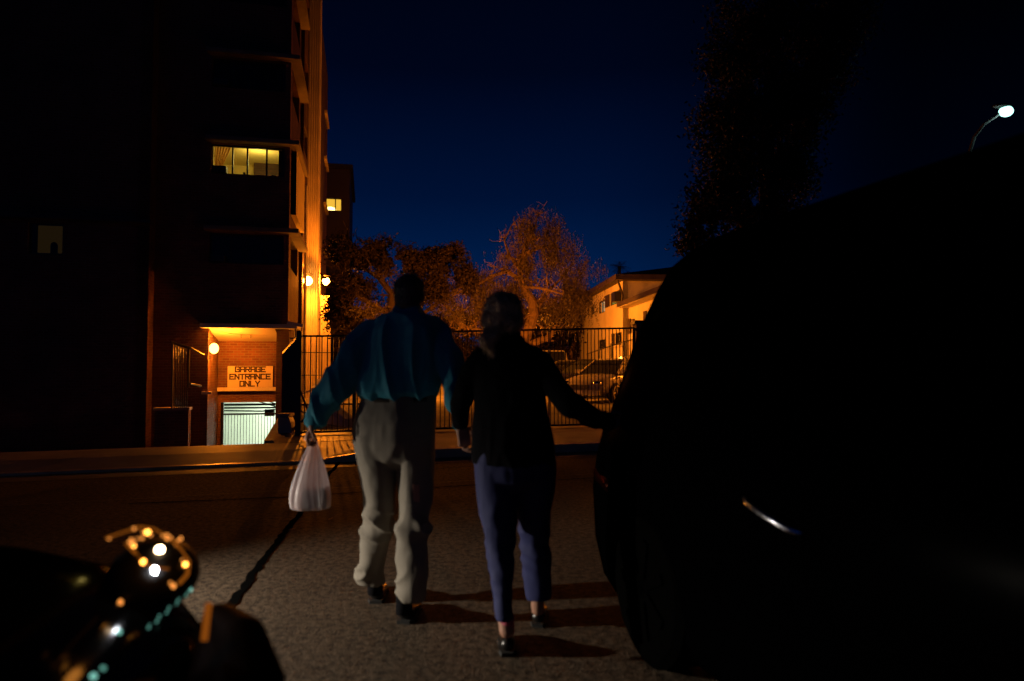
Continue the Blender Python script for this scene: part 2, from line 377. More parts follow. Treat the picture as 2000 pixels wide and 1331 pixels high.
def crack(pts, w, name, seed):
    mb = MB(); n = []; random.seed(seed)
    for (a, b) in zip(pts, pts[1:]):
        k = max(2, int((Vector(b) - Vector(a)).length / .08))
        for i in range(k): n.append(Vector(a).lerp(Vector(b), i / k))
    n.append(Vector(pts[-1])); L_ = []; R_ = []
    for i, p in enumerate(n):
        d = (n[min(i + 1, len(n) - 1)] - n[max(i - 1, 0)]).normalized(); s_ = Vector((-d.y, d.x)); ww = w * (.75 + .5 * random.random()); j = (random.random() - .5) * w * .5
        L_.append((p.x + s_.x * (j + ww / 2), p.y + s_.y * (j + ww / 2), .005)); R_.append((p.x + s_.x * (j - ww / 2), p.y + s_.y * (j - ww / 2), .005))
    for i in range(len(n) - 1): mb.quad(R_[i], R_[i + 1], L_[i + 1], L_[i])
    return tag(mb.build(name, M['tar']), kind='structure')
def G(px, py): q = P(px, py, 1); t = CH / (CH - q.z); return (q.x * t, t)
crack([G(445, 1190), G(520, 1085), G(590, 1000), G(640, 930), G(664, 902)], .05, 'tar_joint', 1)
crack([G(250, 985), G(560, 972), G(850, 953), G(1165, 934)], .03, 'tar_seam', 2)
crack([G(850, 917), G(1000, 905), G(1165, 894)], .02, 'tar_seam', 5)
# pavement: raised to the right, dropped kerb to the left where cars drive in
pv = MB(); KH = .12
XD0, XD1 = -2.75, -2.05
strip(pv, XD1, 60, .16, 1.9, KH)
strip(pv, -60, XD0, .85, 1.9, KH - .02)
strip(pv, -60, XD0, .12, .85, 0); n0 = len(pv.v)
pv.v[n0 - 4] = (-60, kerb(-60, .12), .03); pv.v[n0 - 3] = (XD0, kerb(XD0, .12), .03); pv.v[n0 - 2] = (XD0, kerb(XD0, .85), KH - .02); pv.v[n0 - 1] = (-60, kerb(-60, .85), KH - .02)
pv.add([(XD0, kerb(XD0, .12), .03), (XD1, kerb(XD1, .16), KH), (XD1, kerb(XD1, 1.9), KH), (XD0, kerb(XD0, 1.9), KH - .02), (XD0, kerb(XD0, .85), KH - .02)], [(0, 1, 2, 3, 4)])
tag(pv.build('pavement', M['concrete']), kind='structure')
kb = MB()
kb.add([(XD1, kerb(XD1), 0), (60, kerb(60), 0), (60, kerb(60, .02), KH + .004), (XD1, kerb(XD1, .02), KH + .004), (60, kerb(60, .17), KH + .004), (XD1, kerb(XD1, .17), KH + .004)], [(0, 1, 2, 3), (3, 2, 4, 5)])
kb.add([(XD0, kerb(XD0), 0), (XD1, kerb(XD1), 0), (XD1, kerb(XD1, .02), KH + .004), (XD0, kerb(XD0, .02), .034), (XD1, kerb(XD1, .17), KH + .004), (XD0, kerb(XD0, .17), .034)], [(0, 1, 2, 3), (3, 2, 4, 5)])
kb.add([(-60, kerb(-60), 0), (XD0, kerb(XD0), 0), (XD0, kerb(XD0, .02), .034), (-60, kerb(-60, .02), .034), (XD0, kerb(XD0, .17), .034), (-60, kerb(-60, .17), .034)], [(0, 1, 2, 3), (3, 2, 4, 5)])
tag(kb.build('kerb', M['kerbstone']), kind='structure')
ap = MB(); gz = .125
ap.add([(BX, kerb(BX, 1.9), gz - .02), (2.6, kerb(2.6, 1.9), gz - .004), (2.6, 14.4, gz), (-4.25, 12.3, gz)], [(0, 1, 2, 3)])
tag(ap.build('apron', M['pavers']), kind='structure')
lot = MB(); lot.add([(-4.2, 12.31, .118), (20, 19.8, .118), (40, 70, .118), (-16.5, 56, .118)], [(0, 1, 2, 3)])
tag(lot.build('parking_lot', M['asphalt_lot']), kind='structure')
ch = MB(); ch.add([(-3.4, 10.95, .114), (-5.4, 16.0, .114), (-4.2, 12.31, .114)], [(0, 2, 1)])
# retaining wall of the ramp
rw = MB()
for (a, b, h) in (((bx(11.3), 11.3), (bx(13.2), 13.2), .04), ((bx(13.2), 13.2), (bx(19.2), 19.2), .04)):
    a3 = Vector((a[0], a[1], -.9 + h / 2)); b3 = Vector((b[0], b[1], -.9 + h / 2)); rw.beam(a3, b3, .3, 1.8 + h)
o = rw.build('retaining_wall', M['concrete']); tag(o, 'low stained concrete retaining wall between garage ramp and gate', 'wall')
cap = MB(); cap.beam((bx(11.25), 11.25, .075), (bx(19.1), 19.1, .075), .34, .07); cap.build('coping', M['concrete'], o)
pq = P(561, 800, 12.5); pp0 = empty('concrete_post', (pq.x, 12.5, .05)); tag(pp0, 'short chipped concrete post at the foot of the iron side fence', 'post')
m_ = MB(); m_.prism([(-.13, 0), (.15, 0), (.10, .26), (.06, .36), (-.13, .37)], 'y', -.12, .14); m_.bevel('shaft', M['concrete'], pp0, .015)
MB().box(-.15, .08, -.14, .16, .372, .42).build('cap', M['concrete'], pp0)

# ------------------------------------------------------------------ the brick apartment building on the left
BANG = math.atan(.22); BF = Frame(-6.41, 19.5, BANG)
b = empty('apartment_building', (-6.41, 19.5, 0), BANG)
tag(b, 'tall dark brick apartment block with sunken garage entrance and one yellow window', 'building')
def fz(py): return BF.front(500, py)[1]
FL = [fz(641), fz(449), fz(277), fz(110)]; FL += [FL[-1] + 2.5, FL[-1] + 5.0, FL[-1] + 7.5]
xl = BF.front(300, 600)[0]; xg0 = BF.front(405, 700)[0]; xg1 = BF.front(561, 700)[0]
xw0 = BF.front(412, 300)[0]; xw1 = BF.front(556, 300)[0]
top = FL[-1] + .6
holes = []; wins = []
for i, z in enumerate(FL[1:-1]):
    holes.append((xw0, xw1, z - .98, z - .12)); wins.append((i, z))
garage_hole = (xg0 + .02, .0, -3, FL[0])
door_hole = (BF.front(389, 800)[0], BF.front(402, 800)[0], -3, BF.front(395, 783)[1])
wl = MB(); wl.wall(xl, 0, -2.1, top, 0, .35, holes + [garage_hole, door_hole])
wl.build('front_wall', M['brick'], b)
# wing further left, a hand's breadth forward
lw = BF.front(67, 470); lw1 = BF.front(122, 470); zt = BF.front(100, 443)[1]; zb = BF.front(100, 503)[1]
wg = MB(); wg.wall(-30, xl, -2.1, top, -.5, -.02, [(BF.front(54, 470, -.5)[0], BF.front(123, 470, -.5)[0], zb, zt)])
wg.wall(-.5, .35, -2.1, top, xl - .3, xl, swap=True)
wg.build('wing_wall', M['brick'], b)
fr = MB(); x0, x1 = BF.front(54, 470, -.5)[0], BF.front(123, 470, -.5)[0]
xm = BF.front(67, 470, -.5)[0]
w_ = MB(); w_.box(x0, x1, -.40, -.36, zb, zb + .05).box(x0, x1, -.40, -.36, zt - .05, zt).box(x0, x0 + .05, -.40, -.36, zb + .05, zt - .05).box(x1 - .05, x1, -.40, -.36, zb + .05, zt - .05).box(xm - .03, xm + .03, -.40, -.36, zb + .05, zt - .05)
wf = w_.build('window', M['dark'], b)
q = MB(); q.box(xm + .03, x1 - .05, -.375, -.365, zb + .05, zt - .05); q.build('curtain', M['pane_dim'], wf)
q = MB(); q.box(x0 + .05, xm - .03, -.385, -.375, zb + .05, zt - .05); q.build('pane', M['glass'], wf)
q = MB(); cxp = BF.front(105, 490, -.4)[0]; q.box(cxp - .08, cxp + .09, -.398, -.388, zb + .05, zb + .27); q.ball((cxp, -.39, zb + .27), (.08, .01, .08)); q.build('ornament', M['dark'], wf)
ll = MB(); ll.box(-30, xl + .1, -.8, -.5, zt + .06, zt + .16); ll.build('wing_ledge', M['fascia'], b)
# floor slabs that wrap round the corner
LB = 3.1
for z in FL[1:-1]:
    sb = MB(); sb.box(xw0 - .1, .28, -.3, -.002, z - .10, z + .02).box(.002, .28, -.002, LB, z - .10, z + .02).build('floor_slab', M['slab'], b)
sb = MB(); sb.box(xg0 - .15, .28, -.3, -.002, FL[0] - .02, FL[0] + .10).box(.002, .28, -.002, .9, FL[0] - .02, FL[0] + .10).build('garage_canopy', M['cream'], b)
# the side that faces the alley: bay, recess, long wall
sw = MB()
sw.wall(.35, LB, -2.1, top, -.35, 0, [(.5, 2.6, z - 1.0, z - .12) for z in FL[1:-1]], swap=True)
sw.wall(LB, 4.5, FL[0], top, -1.4, -1.1, swap=True)
sw.box(-1.4, -.36, LB - .3, LB - .001, FL[0], top)
L1, L2 = 4.5, 20.5
sideholes = [(y, y + 1.5, z - 1.15, z - .25) for z in FL for y in (4.7, 8.6, 12.2)]
sw.wall(L1, L2, -2.1, top, -.35, 0, sideholes, swap=True)
sw.box(-1.4, -.36, L1 + .001, L1 + .3, FL[0], top)
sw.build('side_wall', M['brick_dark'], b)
for z in FL[:-1]:
    for y in (8.4, 17.2):
        sb = MB(); sb.box(.002, .15, y, y + (1.9 if y < 17 else 2.6), z - .25, z - .10); sb.build('side_ledge', M['slab'], b)
for z in FL[1:-1]:
    w_ = MB(); w_.box(-.2, -.17, .5, 2.6, z - 1.0, z - .12); f = w_.build('window', M['glass'], b)
for (y, y2, za, zz) in sideholes:
    w_ = MB(); w_.box(-.2, -.17, y, y2, za, zz); w_.build('window', M['glass'], b)
# pale fluted pilaster with pipes, and a second one further down the alley
for (yy, w, pj, pt) in ((6.35, .5, .44, top), (15.3, .6, .5, 4.9)):
    pl = MB(); pl.box(.002, pj, yy, yy + w, -.2, pt)
    for k in range(5): pl.tube([(.05 + k * (pj - .1) / 4, yy - .02, -.2), (.05 + k * (pj - .1) / 4, yy - .02, pt)], .028, 8)
    pl.build('pilaster', M['pilaster'], b)
dp = MB(); dp.tube([(.09, 4.7, .1), (.09, 4.7, FL[1]), (.09, 4.7, FL[2])], .05, 8)
dp.build('downpipe', M['cream'], b)
# windows of the front
def band_window(z, lit):
    za, zb_ = z - .98, z - .12
    f = MB(); t = .045
    cols = [xw0, BF.front(453, 300)[0], BF.front(482, 300)[0], BF.front(520, 300)[0], BF.front(552, 300)[0], xw1]
    f.box(xw0, xw1, .12, .17, za, za + t).box(xw0, xw1, .12, .17, zb_ - t, zb_)
    for c in cols: f.box(max(c - t / 2, xw0), min(c + t / 2, xw1), .12, .17, za + t, zb_ - t)
    f = f.build('window', M['dark'], b)
    if not lit:
        MB().box(xw0, xw1, .14, .15, za, zb_).build('pane', M['glass'], f)
        MB().box(xw0 + .1, xw1 - .1, .22, .23, za + .03, zb_).build('blind', M['curtain'], f)
    a = MB(); a.box(cols[0] + .06, cols[0] + .42, -.10, .2, za + .03, za + .20)
    a = a.build('air_conditioner', M['steel'] if not lit else M['dark'], f)
    gr = MB()
    for k in range(6): gr.box(cols[0] + .09, cols[0] + .39, -.108, -.101, za + .055 + k * .022, za + .063 + k * .022)
    gr.build('grille', M['dark'], a)
    return f, cols, za, zb_
for i, z in wins:
    f, cols, za, zb_ = band_window(z, i == 1)
    if i == 1:
        rm = MB(); D_ = 3.2
        rm.quad((xw0 - .4, D_, za - 1), (xw1 + .3, D_, za - 1), (xw1 + .3, D_, zb_ + .3), (xw0 - .4, D_, zb_ + .3))
        rm.quad((xw0 - .4, .36, za - 1), (xw0 - .4, D_, za - 1), (xw0 - .4, D_, zb_ + .3), (xw0 - .4, .36, zb_ + .3))
        rm.quad((xw1 + .3, D_, za - 1), (xw1 + .3, .36, za - 1), (xw1 + .3, .36, zb_ + .3), (xw1 + .3, D_, zb_ + .3))
        rm.quad((xw0 - .4, .36, zb_ + .3), (xw0 - .4, D_, zb_ + .3), (xw1 + .3, D_, zb_ + .3), (xw1 + .3, .36, zb_ + .3))
        rm.quad((xw0 - .4, .36, za - 1), (xw1 + .3, .36, za - 1), (xw1 + .3, D_, za - 1), (xw0 - .4, D_, za - 1))
        rm.build('room', M['room_wall'], b)
        cu = MB(); n = 40
        for k in range(n):
            def cp(kk, z_):
                t = kk / n; w = .34 if z_ > za + .5 else .20
                return (cols[0] + .06 + t * w * (1 + (z_ - za) * .35), .25 + .03 * math.sin(t * 34), z_)
            for (u0, u1) in ((za, za + .35), (za + .35, zb_)):
                cu.quad(cp(k, u0), cp(k + 1, u0), cp(k + 1, u1), cp(k, u1))
        cu.build('curtain', M['curtain'], f)
        it = MB(); sx = BF.front(490, 330)[0]
        MB().tube([(sx - .22, .28, za + .03), (sx - .22, .28, za + .14)], .04, 10).build('jar', M['dark'], f); MB().box(sx + .12, sx + .42, .22, .3, za + .03, za + .08).build('tray', M['dark'], f)
        MB().box(cols[3] + .12, cols[3] + .24, .22, .3, za + .03, za + .10).build('box', M['dark'], f); MB().box(cols[3] + .36, cols[3] + .58, .22, .32, za + .03, za + .20).build('box', M['dark'], f)
        light('room_light', 'POINT', ((xw0 + xw1) / 2 + .1, 1.3, zb_ - .1), 40, (1, .76, .19), b, .2)
# ---- garage entrance
GY = 1.5
gx0 = BF.front(409, 720, GY)[0] - 1.2; gx1 = BF.front(552, 720, GY)[0]
zs_b = BF.front(480, 667, GY)[1]
sf_ = MB(); sf_.quad((xg0, .02, FL[0] - .021), (xg0, GY, zs_b), (-.36, GY, zs_b), (-.36, .02, FL[0] - .021)); sf_.build('soffit', M['soffit'], b)
cu_ = MB(); y_ = 1.2
cu_.tube([(xg0 + .2, .3, FL[0] - .07), (-1.6, .6, FL[0] - .14), (-.4, .8, FL[0] - .17)], .012, 6)
for (px_) in (471, 490): x_ = BF.front(px_, 655, .7)[0]; cu_.tube([(x_, .7, FL[0] - .1), (x_, .7, FL[0] - .26)], .016, 6)
cu_.build('conduit', M['steel'], b)
zled = BF.front(480, 757, GY)[1]; zled2 = BF.front(480, 764, GY)[1]; zop = BF.front(480, 786, GY)[1]
ox0 = BF.front(431, 800, GY)[0]; ox1 = BF.front(548, 800, GY)[0]
bw = MB(); bw.wall(xg0, -.36, -3.2, zs_b + .3, GY, GY + .3, [(ox0, ox1, -3.5, zop)]); bw.build('garage_front', M['brick'], b)
MB().box(BF.front(411, 760, GY)[0], ox1 + .02, GY - .12, GY - .002, zled2, zled).build('lintel_ledge', M['cream'], b)
lf = MB(); lf.wall(.02, GY, -3.2, FL[0], xg0 - .35, xg0, swap=True); lf.build('garage_side_wall', M['brick'], b)
pc = MB(); px0 = BF.front(549, 720, 1.1)[0]; px1 = BF.front(557, 720, 1.1)[0]; pc.box(px0, px1, 1.1, 1.45, -3, FL[0] - .12); pc.build('garage_pillar', M['cream'], b)
# inside: pale hall, fluorescent tubes, pipes
RX0, RX1, RY1, RZ0, RZ1 = ox0 - 2.2, -.40, GY + 6, -2.6, zop + .25
rm = MB()
rm.quad((RX0, RY1, RZ0), (RX1, RY1, RZ0), (RX1, RY1, RZ1), (RX0, RY1, RZ1)); rm.quad((RX0, GY + .3, RZ0), (RX0, RY1, RZ0), (RX0, RY1, RZ1), (RX0, GY + .3, RZ1))
rm.quad((RX1, RY1, RZ0), (RX1, GY + .3, RZ0), (RX1, GY + .3, RZ1), (RX1, RY1, RZ1)); rm.quad((RX0, GY + .3, RZ1), (RX0, RY1, RZ1), (RX1, RY1, RZ1), (RX1, GY + .3, RZ1))
rm.quad((RX0, GY + .3, RZ0), (RX1, GY + .3, RZ0), (RX1, RY1, RZ0), (RX0, RY1, RZ0))
rm.build('garage_hall', M['garage_wall'], b)
for yy, xx in ((GY + 2.2, ox0 + .5), (GY + 2.2, ox0 + 1.4), (GY + 4.4, ox0 + 1.0)):
    f = MB(); f.box(xx - .35, xx + .35, yy - .08, yy + .08, RZ1 - .12, RZ1 - .05); f = f.build('light_fitting', M['cream'], b)
    MB().tube([(xx - .3, yy, RZ1 - .14), (xx + .3, yy, RZ1 - .14)], .02, 8).build('tube', M['tube'], f)
light('garage_light', 'AREA', (ox0 + .9, GY + 3.0, RZ1 - .2), 190, (.88, 1, .80), b, 1.4)
light('garage_light', 'POINT', (ox1 - .35, GY + 5.0, RZ1 - .5), 60, (.90, 1, .84), b, .2)
pp = MB(); pz = BF.front(480, 797, GY + .8)[1]
pp.tube([(RX0, GY + .8, pz + .10), (RX1, GY + .8, pz + .10)], .035, 8).tube([(RX0, GY + 1.3, pz - .02), (RX1, GY + 1.3, pz - .03)], .03, 8)
pp.tube([(ox0 + 1.0, GY + .6, pz + .2), (ox0 + 1.5, GY + 1.6, pz - .05)], .02, 6).tube([(ox0 + 1.3, GY + .6, pz + .2), (ox0 + 1.8, GY + 1.6, pz - .08)], .02, 6)
pp.tube([(ox0, GY + .5, pz - .06), (ox0 + 1.1, GY + .6, pz - .10), (ox1, GY + .55, pz - .02)], .022, 6)
xx = BF.front(527, 803, GY + .6)[0]; pp.box(xx - .14, xx + .14, GY + .5, GY + .75, pz - .25, pz - .04)
pp.build('ceiling_pipe', M['dark'], b)
gt = empty('rolling_gate', BF.wor((ox0 + ox1) / 2, GY + .1, -2.4), BANG); tag(gt, 'garage gate of thin vertical bars in front of the green lit hall', 'gate')
hw = (ox1 - ox0) / 2; nb = 18
gp = MB()
for k in range(nb + 1):
    x = -hw + .12 + (2 * hw - .16) * k / nb; gp.box(x - .006, x + .006, -.01, .01, .02, pz + 2.4 - .15)
gp.build('bar_panel', M['iron'], gt)
MB().box(-hw + .02, hw - .01, -.03, .03, pz + 2.4 - .17, pz + 2.4 - .12).build('top_rail', M['iron'], gt)
MB().box(-hw + .0, -hw + .07, -.05, .05, .0, 2.4 + zop - .01).build('gate_post', M['iron'], gt)
MB().box(-hw + .02, hw - .01, -.03, .03, .0, .06).build('bottom_rail', M['iron'], gt)
MB().tube([(.25, -.02, .75), (.25, -.05, .95), (.55, -.05, .95), (.55, -.02, .75)], .008, 6).build('handle', M['iron'], gt)
# sign
sx0, sz0 = BF.front(444, 757, GY - .06); sx1, sz1 = BF.front(533, 715.5, GY - .06); sw_, sh_ = sx1 - sx0, sz1 - sz0
sg = empty('garage_sign', BF.wor(sx0, GY - .03, sz0), BANG); tag(sg, 'cream painted board lettered GARAGE ENTRANCE ONLY over the garage gate', 'sign')
MB().box(0, sw_, -.02, .02, 0, sh_).build('board', M['sign'], sg)
GL = {'G': [[(1, .8), (1, 1), (0, 1), (0, 0), (1, 0), (1, .5), (.5, .5)]], 'A': [[(0, 0), (0, 1), (1, 1), (1, 0)], [(0, .45), (1, .45)]], 'R': [[(0, 0), (0, 1), (1, 1), (1, .5), (0, .5)], [(.45, .5), (1, 0)]],
      'E': [[(1, 1), (0, 1), (0, 0), (1, 0)], [(0, .5), (.8, .5)]], 'N': [[(0, 0), (0, 1), (1, 0), (1, 1)]], 'T': [[(0, 1), (1, 1)], [(.5, 1), (.5, 0)]],
      'C': [[(1, 1), (0, 1), (0, 0), (1, 0)]], 'O': [[(0, 0), (0, 1), (1, 1), (1, 0), (0, 0)]], 'L': [[(0, 1), (0, 0), (1, 0)]], 'Y': [[(0, 1), (.5, .45), (1, 1)], [(.5, .45), (.5, 0)]]}
lt = MB(); lh = sh_ * .225; lwid = sw_ * .083; gap = sw_ * .032; sw2 = sh_ * .060
for word, zc_, xc_ in (('GARAGE', .845, .50), ('ENTRANCE', .50, .495), ('ONLY', .165, .49)):
    tot = len(word) * lwid + (len(word) - 1) * gap; x = sw_ * xc_ - tot / 2; zz = sh_ * zc_ - lh / 2
    for c in word:
        for pl_ in GL[c]:
            for (a, b2) in zip(pl_, pl_[1:]):
                A = Vector((x + a[0] * lwid, -.0235, zz + a[1] * lh)); B = Vector((x + b2[0] * lwid, -.0235, zz + b2[1] * lh)); d = (B - A).normalized() * sw2 * .5
                lt.beam(A - d, B + d, .003, sw2, up=(d.cross(Vector((0, 1, 0)))).normalized())
        x += lwid + gap
lt.build('lettering', M['sign_ink'], sg)
# globe lamp on the garage pier
gl = BF.front(418, 681, .25); gp_ = BF.wor(gl[0], -.0, gl[1])
gp_ = BF.wor(BF.front(418, 681, .12)[0], .12, BF.front(418, 681, .12)[1])
lm = empty('wall_lamp', gp_, BANG); tag(lm, 'glowing orange globe lamp on the brick pier beside the garage sign', 'lamp')
MB().ball((0, 0, 0), (.125, .125, .15), 16, 12).build('globe', M['globe'], lm, True)
MB().box(-.17, -.12, -.05, .05, -.08, .08).tube([(-.14, 0, 0), (-.10, 0, 0)], .03, 8).build('bracket', M['dark'], lm)
light('globe_light', 'POINT', (.18, -.06, 0), 280, SOD, lm, .12)
# planting on the canopy ledge
pb = empty('ledge_plant', BF.wor(BF.front(487, 630, -.15)[0], -.15, FL[0] + .10), BANG); tag(pb, 'small straggly plant growing on the ledge above the garage', 'plant')
lv = MB(); random.seed(5)
for k in range(90):
    a = random.uniform(-.35, .35); h = random.uniform(0, .28) * (1 - abs(a)); s_ = random.uniform(.025, .05); t = random.uniform(0, 6.28)
    c = Vector((a, random.uniform(-.1, .1), h)); u = Vector((math.cos(t), math.sin(t), random.uniform(-.5, .5))) * s_; v = Vector((-math.sin(t), math.cos(t), .5)) * s_ * .6
    lv.quad(c - u, c - v, c + u, c + v)
lv.build('foliage', M['ivy'], pb)
# side steps / railing / low wall to the left of the garage
wz = empty('side_doorway_wall', BF.wor(0, 0, 0), BANG); tag(wz, 'low brick wall with concrete cap left of the garage pier', 'wall')
lx0 = BF.front(306, 800, -.9)[0]; lx1 = BF.front(372, 800, -.9)[0]; zl = BF.front(340, 801, -.9)[1]
MB().box(lx0, lx1, -1.1, -.85, -2.2, zl).build('brick_face', M['brick'], wz)
MB().box(lx0 - .03, lx1 + .03, -1.14, -.81, zl + .002, zl + .07).build('cap', M['concrete'], wz)
x9, z9 = BF.front(385, 768, -.6)[0], BF.front(385, 768, -.6)[1]; x8 = BF.front(405, 768, -.6)[0]
MB().box(x9, x8, -.10, -.002, z9 - .06, z9 + .02).build('door_lintel', M['cream'], b)
MB().box(door_hole[0], door_hole[1], .12, .16, -2.1, door_hole[3]).build('door', M['dark'], b)
rl = empty('stair_railing', (0, 0, 0)); tag(rl, 'thin iron railing rising beside the dark wall left of the garage lamp', 'railing')
A_, B_, C_ = P(333, 668, 17.2), P(372, 680, 17.6), P(397, 694, 18.3)
MB().tube([A_, B_, C_], .035, 8).build('handrail', M['steel'], rl)
D0, D1 = P(370, 757, 17.6), P(392, 753, 18.2)
MB().tube([P(371, 750, 17.6), P(392, 754, 18.3)], .03, 8).build('lower_rail', M['steel'], rl)
for (a, c) in ((P(369, 679, 17.6), P(368, 757, 17.6)), (P(337, 672, 17.2), P(336, 800, 17.2))):
    MB().tube([a, c], .024, 8).build('post', M['steel'], rl)
rp_ = MB()
for k in range(7):
    t = (k + 1) / 8; rp_.tube([A_.lerp(B_, t) - Vector((0, 0, .05)), P(337 + 32 * t, 797, 17.2 + .4 * t)], .01, 5)
rp_.build('bar_panel', M['iron'], rl)
# security camera on the corner of the canopy
sc_ = empty('security_camera', P(577, 640, 19.3), BANG); tag(sc_, 'small security camera on a bracket above the gate post', 'camera')
MB().tube([(0, 0, -.3), (0, 0, .02)], .03, 8).box(-.14, .14, -.1, .1, -.33, -.29).build('bracket', M['steel'], sc_)
cb = MB(); cb.beam((-.22, 0, .13), (.22, -.05, .04), .12, .10); cb.bevel('housing', M['cream'], sc_)

# flood lamps in the alley (sodium)
def flood(px, py, ly, label, e, r):
    lx, z = BF.front(px, py, ly); w = BF.wor(lx, ly, z); f = empty('flood_lamp', w, BANG); tag(f, label, 'lamp', 'sodium flood lamps on the alley wall')
    MB().ball((0, 0, 0), r, 14, 10).build('bulb', M['sodium'], f, True)
    MB().beam((-.04, .1, r + .09), (.04, -.02, r + .09), .34, .04).tube([(-.25, .12, r + .05), (0, .1, r + .05)], .025, 8).build('hood', M['dark'], f)
    light('flood_light', 'POINT', (.0, -.28, -.05), e, SOD, f, .12); return w
F1 = flood(601, 549, 5.6, 'glowing orange flood lamp in front of the pale pilaster', 950, .17)
F2 = flood(637, 550, 14.8, 'glowing orange flood lamp at the far end of the brick alley wall', 3000, .19)

# ------------------------------------------------------------------ far tower behind
TF = Frame(*(lambda q: (q.x, q.y))(P(600, 700, 58)), R(12))
tw = empty('apartment_tower', P(600, 700, 58) * 1 - Vector((0, 0, P(600, 700, 58).z)), R(12)); tag(tw, 'distant black apartment tower with one glowing yellow window', 'building')
tx = TF.front(683, 400)[0]; tz = TF.front(650, 330)[1]
wx0, wz0 = TF.front(630, 411); wx1, wz1 = TF.front(666, 388)
MB().wall(-8, tx, 0, tz, 0, .4, [(wx0, wx1, wz0, wz1)]).build('wall', M['fascia'], tw)
MB().box(-8, tx, .4, 12, 0, tz - .02).build('tower_block', M['fascia'], tw)
MB().box(-8.2, tx + .25, -.25, 12.2, tz, tz + .4).build('parapet', M['roof'], tw)
f = MB(); xm = TF.front(655, 400)[0]
f.box(wx0, wx1, .1, .2, wz0, wz0 + .06).box(wx0, wx1, .1, .2, wz1 - .06, wz1).box(xm - .04, xm + .04, .1, .2, wz0 + .06, wz1 - .06); f = f.build('window', M['dark'], tw)
MB().box(wx0, wx1, .25, .3, wz0, wz1).build('lit_room', M['pane_far'], f)
sx = TF.front(645, 405)[0]; MB().ball((sx, .24, wz0 + .06), (.5, .03, .32), 16, 8).build('lamp_shade', M['pane_hot'], f)

# ------------------------------------------------------------------ iron gate and fences
def picket_run(root, a, b, zb, za0, za1, sp, mids=(), r=.009, top=.035, posts=True):
    a = Vector(a); b = Vector(b); Ln = (b - a).length; n = max(2, int(Ln / sp)); pk = MB()
    for k in range(n + 1):
        p = a.lerp(b, k / n); t = k / n; pk.box(p.x - r, p.x + r, p.y - r, p.y + r, zb, za0 + (za1 - za0) * t)
    pk.build('picket_panel', M['iron'], root)
    MB().beam((a.x, a.y, za0), (b.x, b.y, za1), top, top).build('top_rail', M['iron'], root)
    MB().beam((a.x, a.y, zb + .02), (b.x, b.y, zb + .02), .035, .04).build('bottom_rail', M['iron'], root)
    for m in mids:
        MB().beam((a.x, a.y, zb + m), (b.x, b.y, zb + m), .02 if m > .6 else .03, .014 if m > .6 else .03).build('middle_rail', M['iron'], root)
def gy(x): return 13.2 + .31 * x
def gp2(px): q = (px - 1000) / F; x = q * 13.2 / (1 - .31 * q); return Vector((x, gy(x)))
gA, gB, gC, gD, gE = gp2(585), gp2(693), gp2(846), gp2(1072), gp2(1238)
def post(root, p, z, w=.07): MB().box(p.x - w / 2, p.x + w / 2, p.y - w / 2, p.y + w / 2, .125, z).build('post', M['iron'], root)
gt1 = empty('iron_gate', (gA.x, gA.y, .125)); gt1.location = (0, 0, 0); tag(gt1, 'black iron gate leaf behind the man\'s outstretched arm and white bag', 'gate', 'iron gates and fence panels across the drive')
picket_run(gt1, gA, gB, .15, 1.86, 1.875, .092, (.5, 1.02, 1.42)); post(gt1, gA, 1.95, .09); post(gt1, gB, 1.90, .06)
hg = MB(); hg.tube([(gA.x + .06, gA.y - .05, .35), (gA.x + .2, gA.y - .06, .5), (gA.x + .1, gA.y - .05, .75), (gA.x + .04, gA.y - .05, .9)], .02, 8).tube([(gA.x + .02, gA.y - .05, .55), (gA.x + .2, gA.y - .06, .5)], .015, 8)
hg.build('gate_arm', M['iron'], gt1)
gt2 = empty('iron_gate', (0, 0, 0)); tag(gt2, 'black iron gate leaf between the two walkers, mostly hidden by them', 'gate', 'iron gates and fence panels across the drive')
gBb = gB + Vector((.05, .0155)); picket_run(gt2, gBb, gC, .15, 1.875, 1.95, .092, (.5, 1.02)); post(gt2, gC, 2.0, .06)
gt3 = empty('iron_fence', (0, 0, 0)); tag(gt3, 'black iron fence panel behind the woman\'s head and shoulders', 'fence', 'iron gates and fence panels across the drive')
gCb = gC + Vector((.05, .0155)); picket_run(gt3, gCb, gD, .15, 1.97, 2.05, .085, (1.22,)); post(gt3, gD, 2.05, .03)
gt4 = empty('iron_fence', (0, 0, 0)); tag(gt4, 'black iron fence panel over the woman\'s right arm, in front of parked cars', 'fence', 'iron gates and fence panels across the drive')
gDb = gD + Vector((.03, .0093)); picket_run(gt4, gDb, gE, .15, 2.05, 2.11, .078, (1.22,)); post(gt4, gE, 2.12, .05)
fp = empty('side_fence', (0, 0, 0)); tag(fp, 'black iron fence panel running back from the gate post beside the ramp', 'fence')
far = Vector((P(553, 700, 16.2).x, 16.2))
zfa = P(553, 690, 16.2).z
a = gA + Vector((-.04, .10)); Ln = (far - a).length; n = 11
for k in range(n + 1):
    p = a.lerp(far, k / n); pk = MB(); zt_ = 1.86 + (zfa - 1.86) * k / n; pk.box(p.x - .018, p.x + .018, p.y - .018, p.y + .018, .0, zt_); pk.build('bar', M['iron'], fp)
MB().beam((a.x, a.y, 1.86), (far.x, far.y, zfa), .04, .05).build('top_rail', M['steel'], fp)
MB().beam((a.x, a.y, .2), (far.x, far.y, .2), .04, .05).build('bottom_rail', M['iron'], fp)
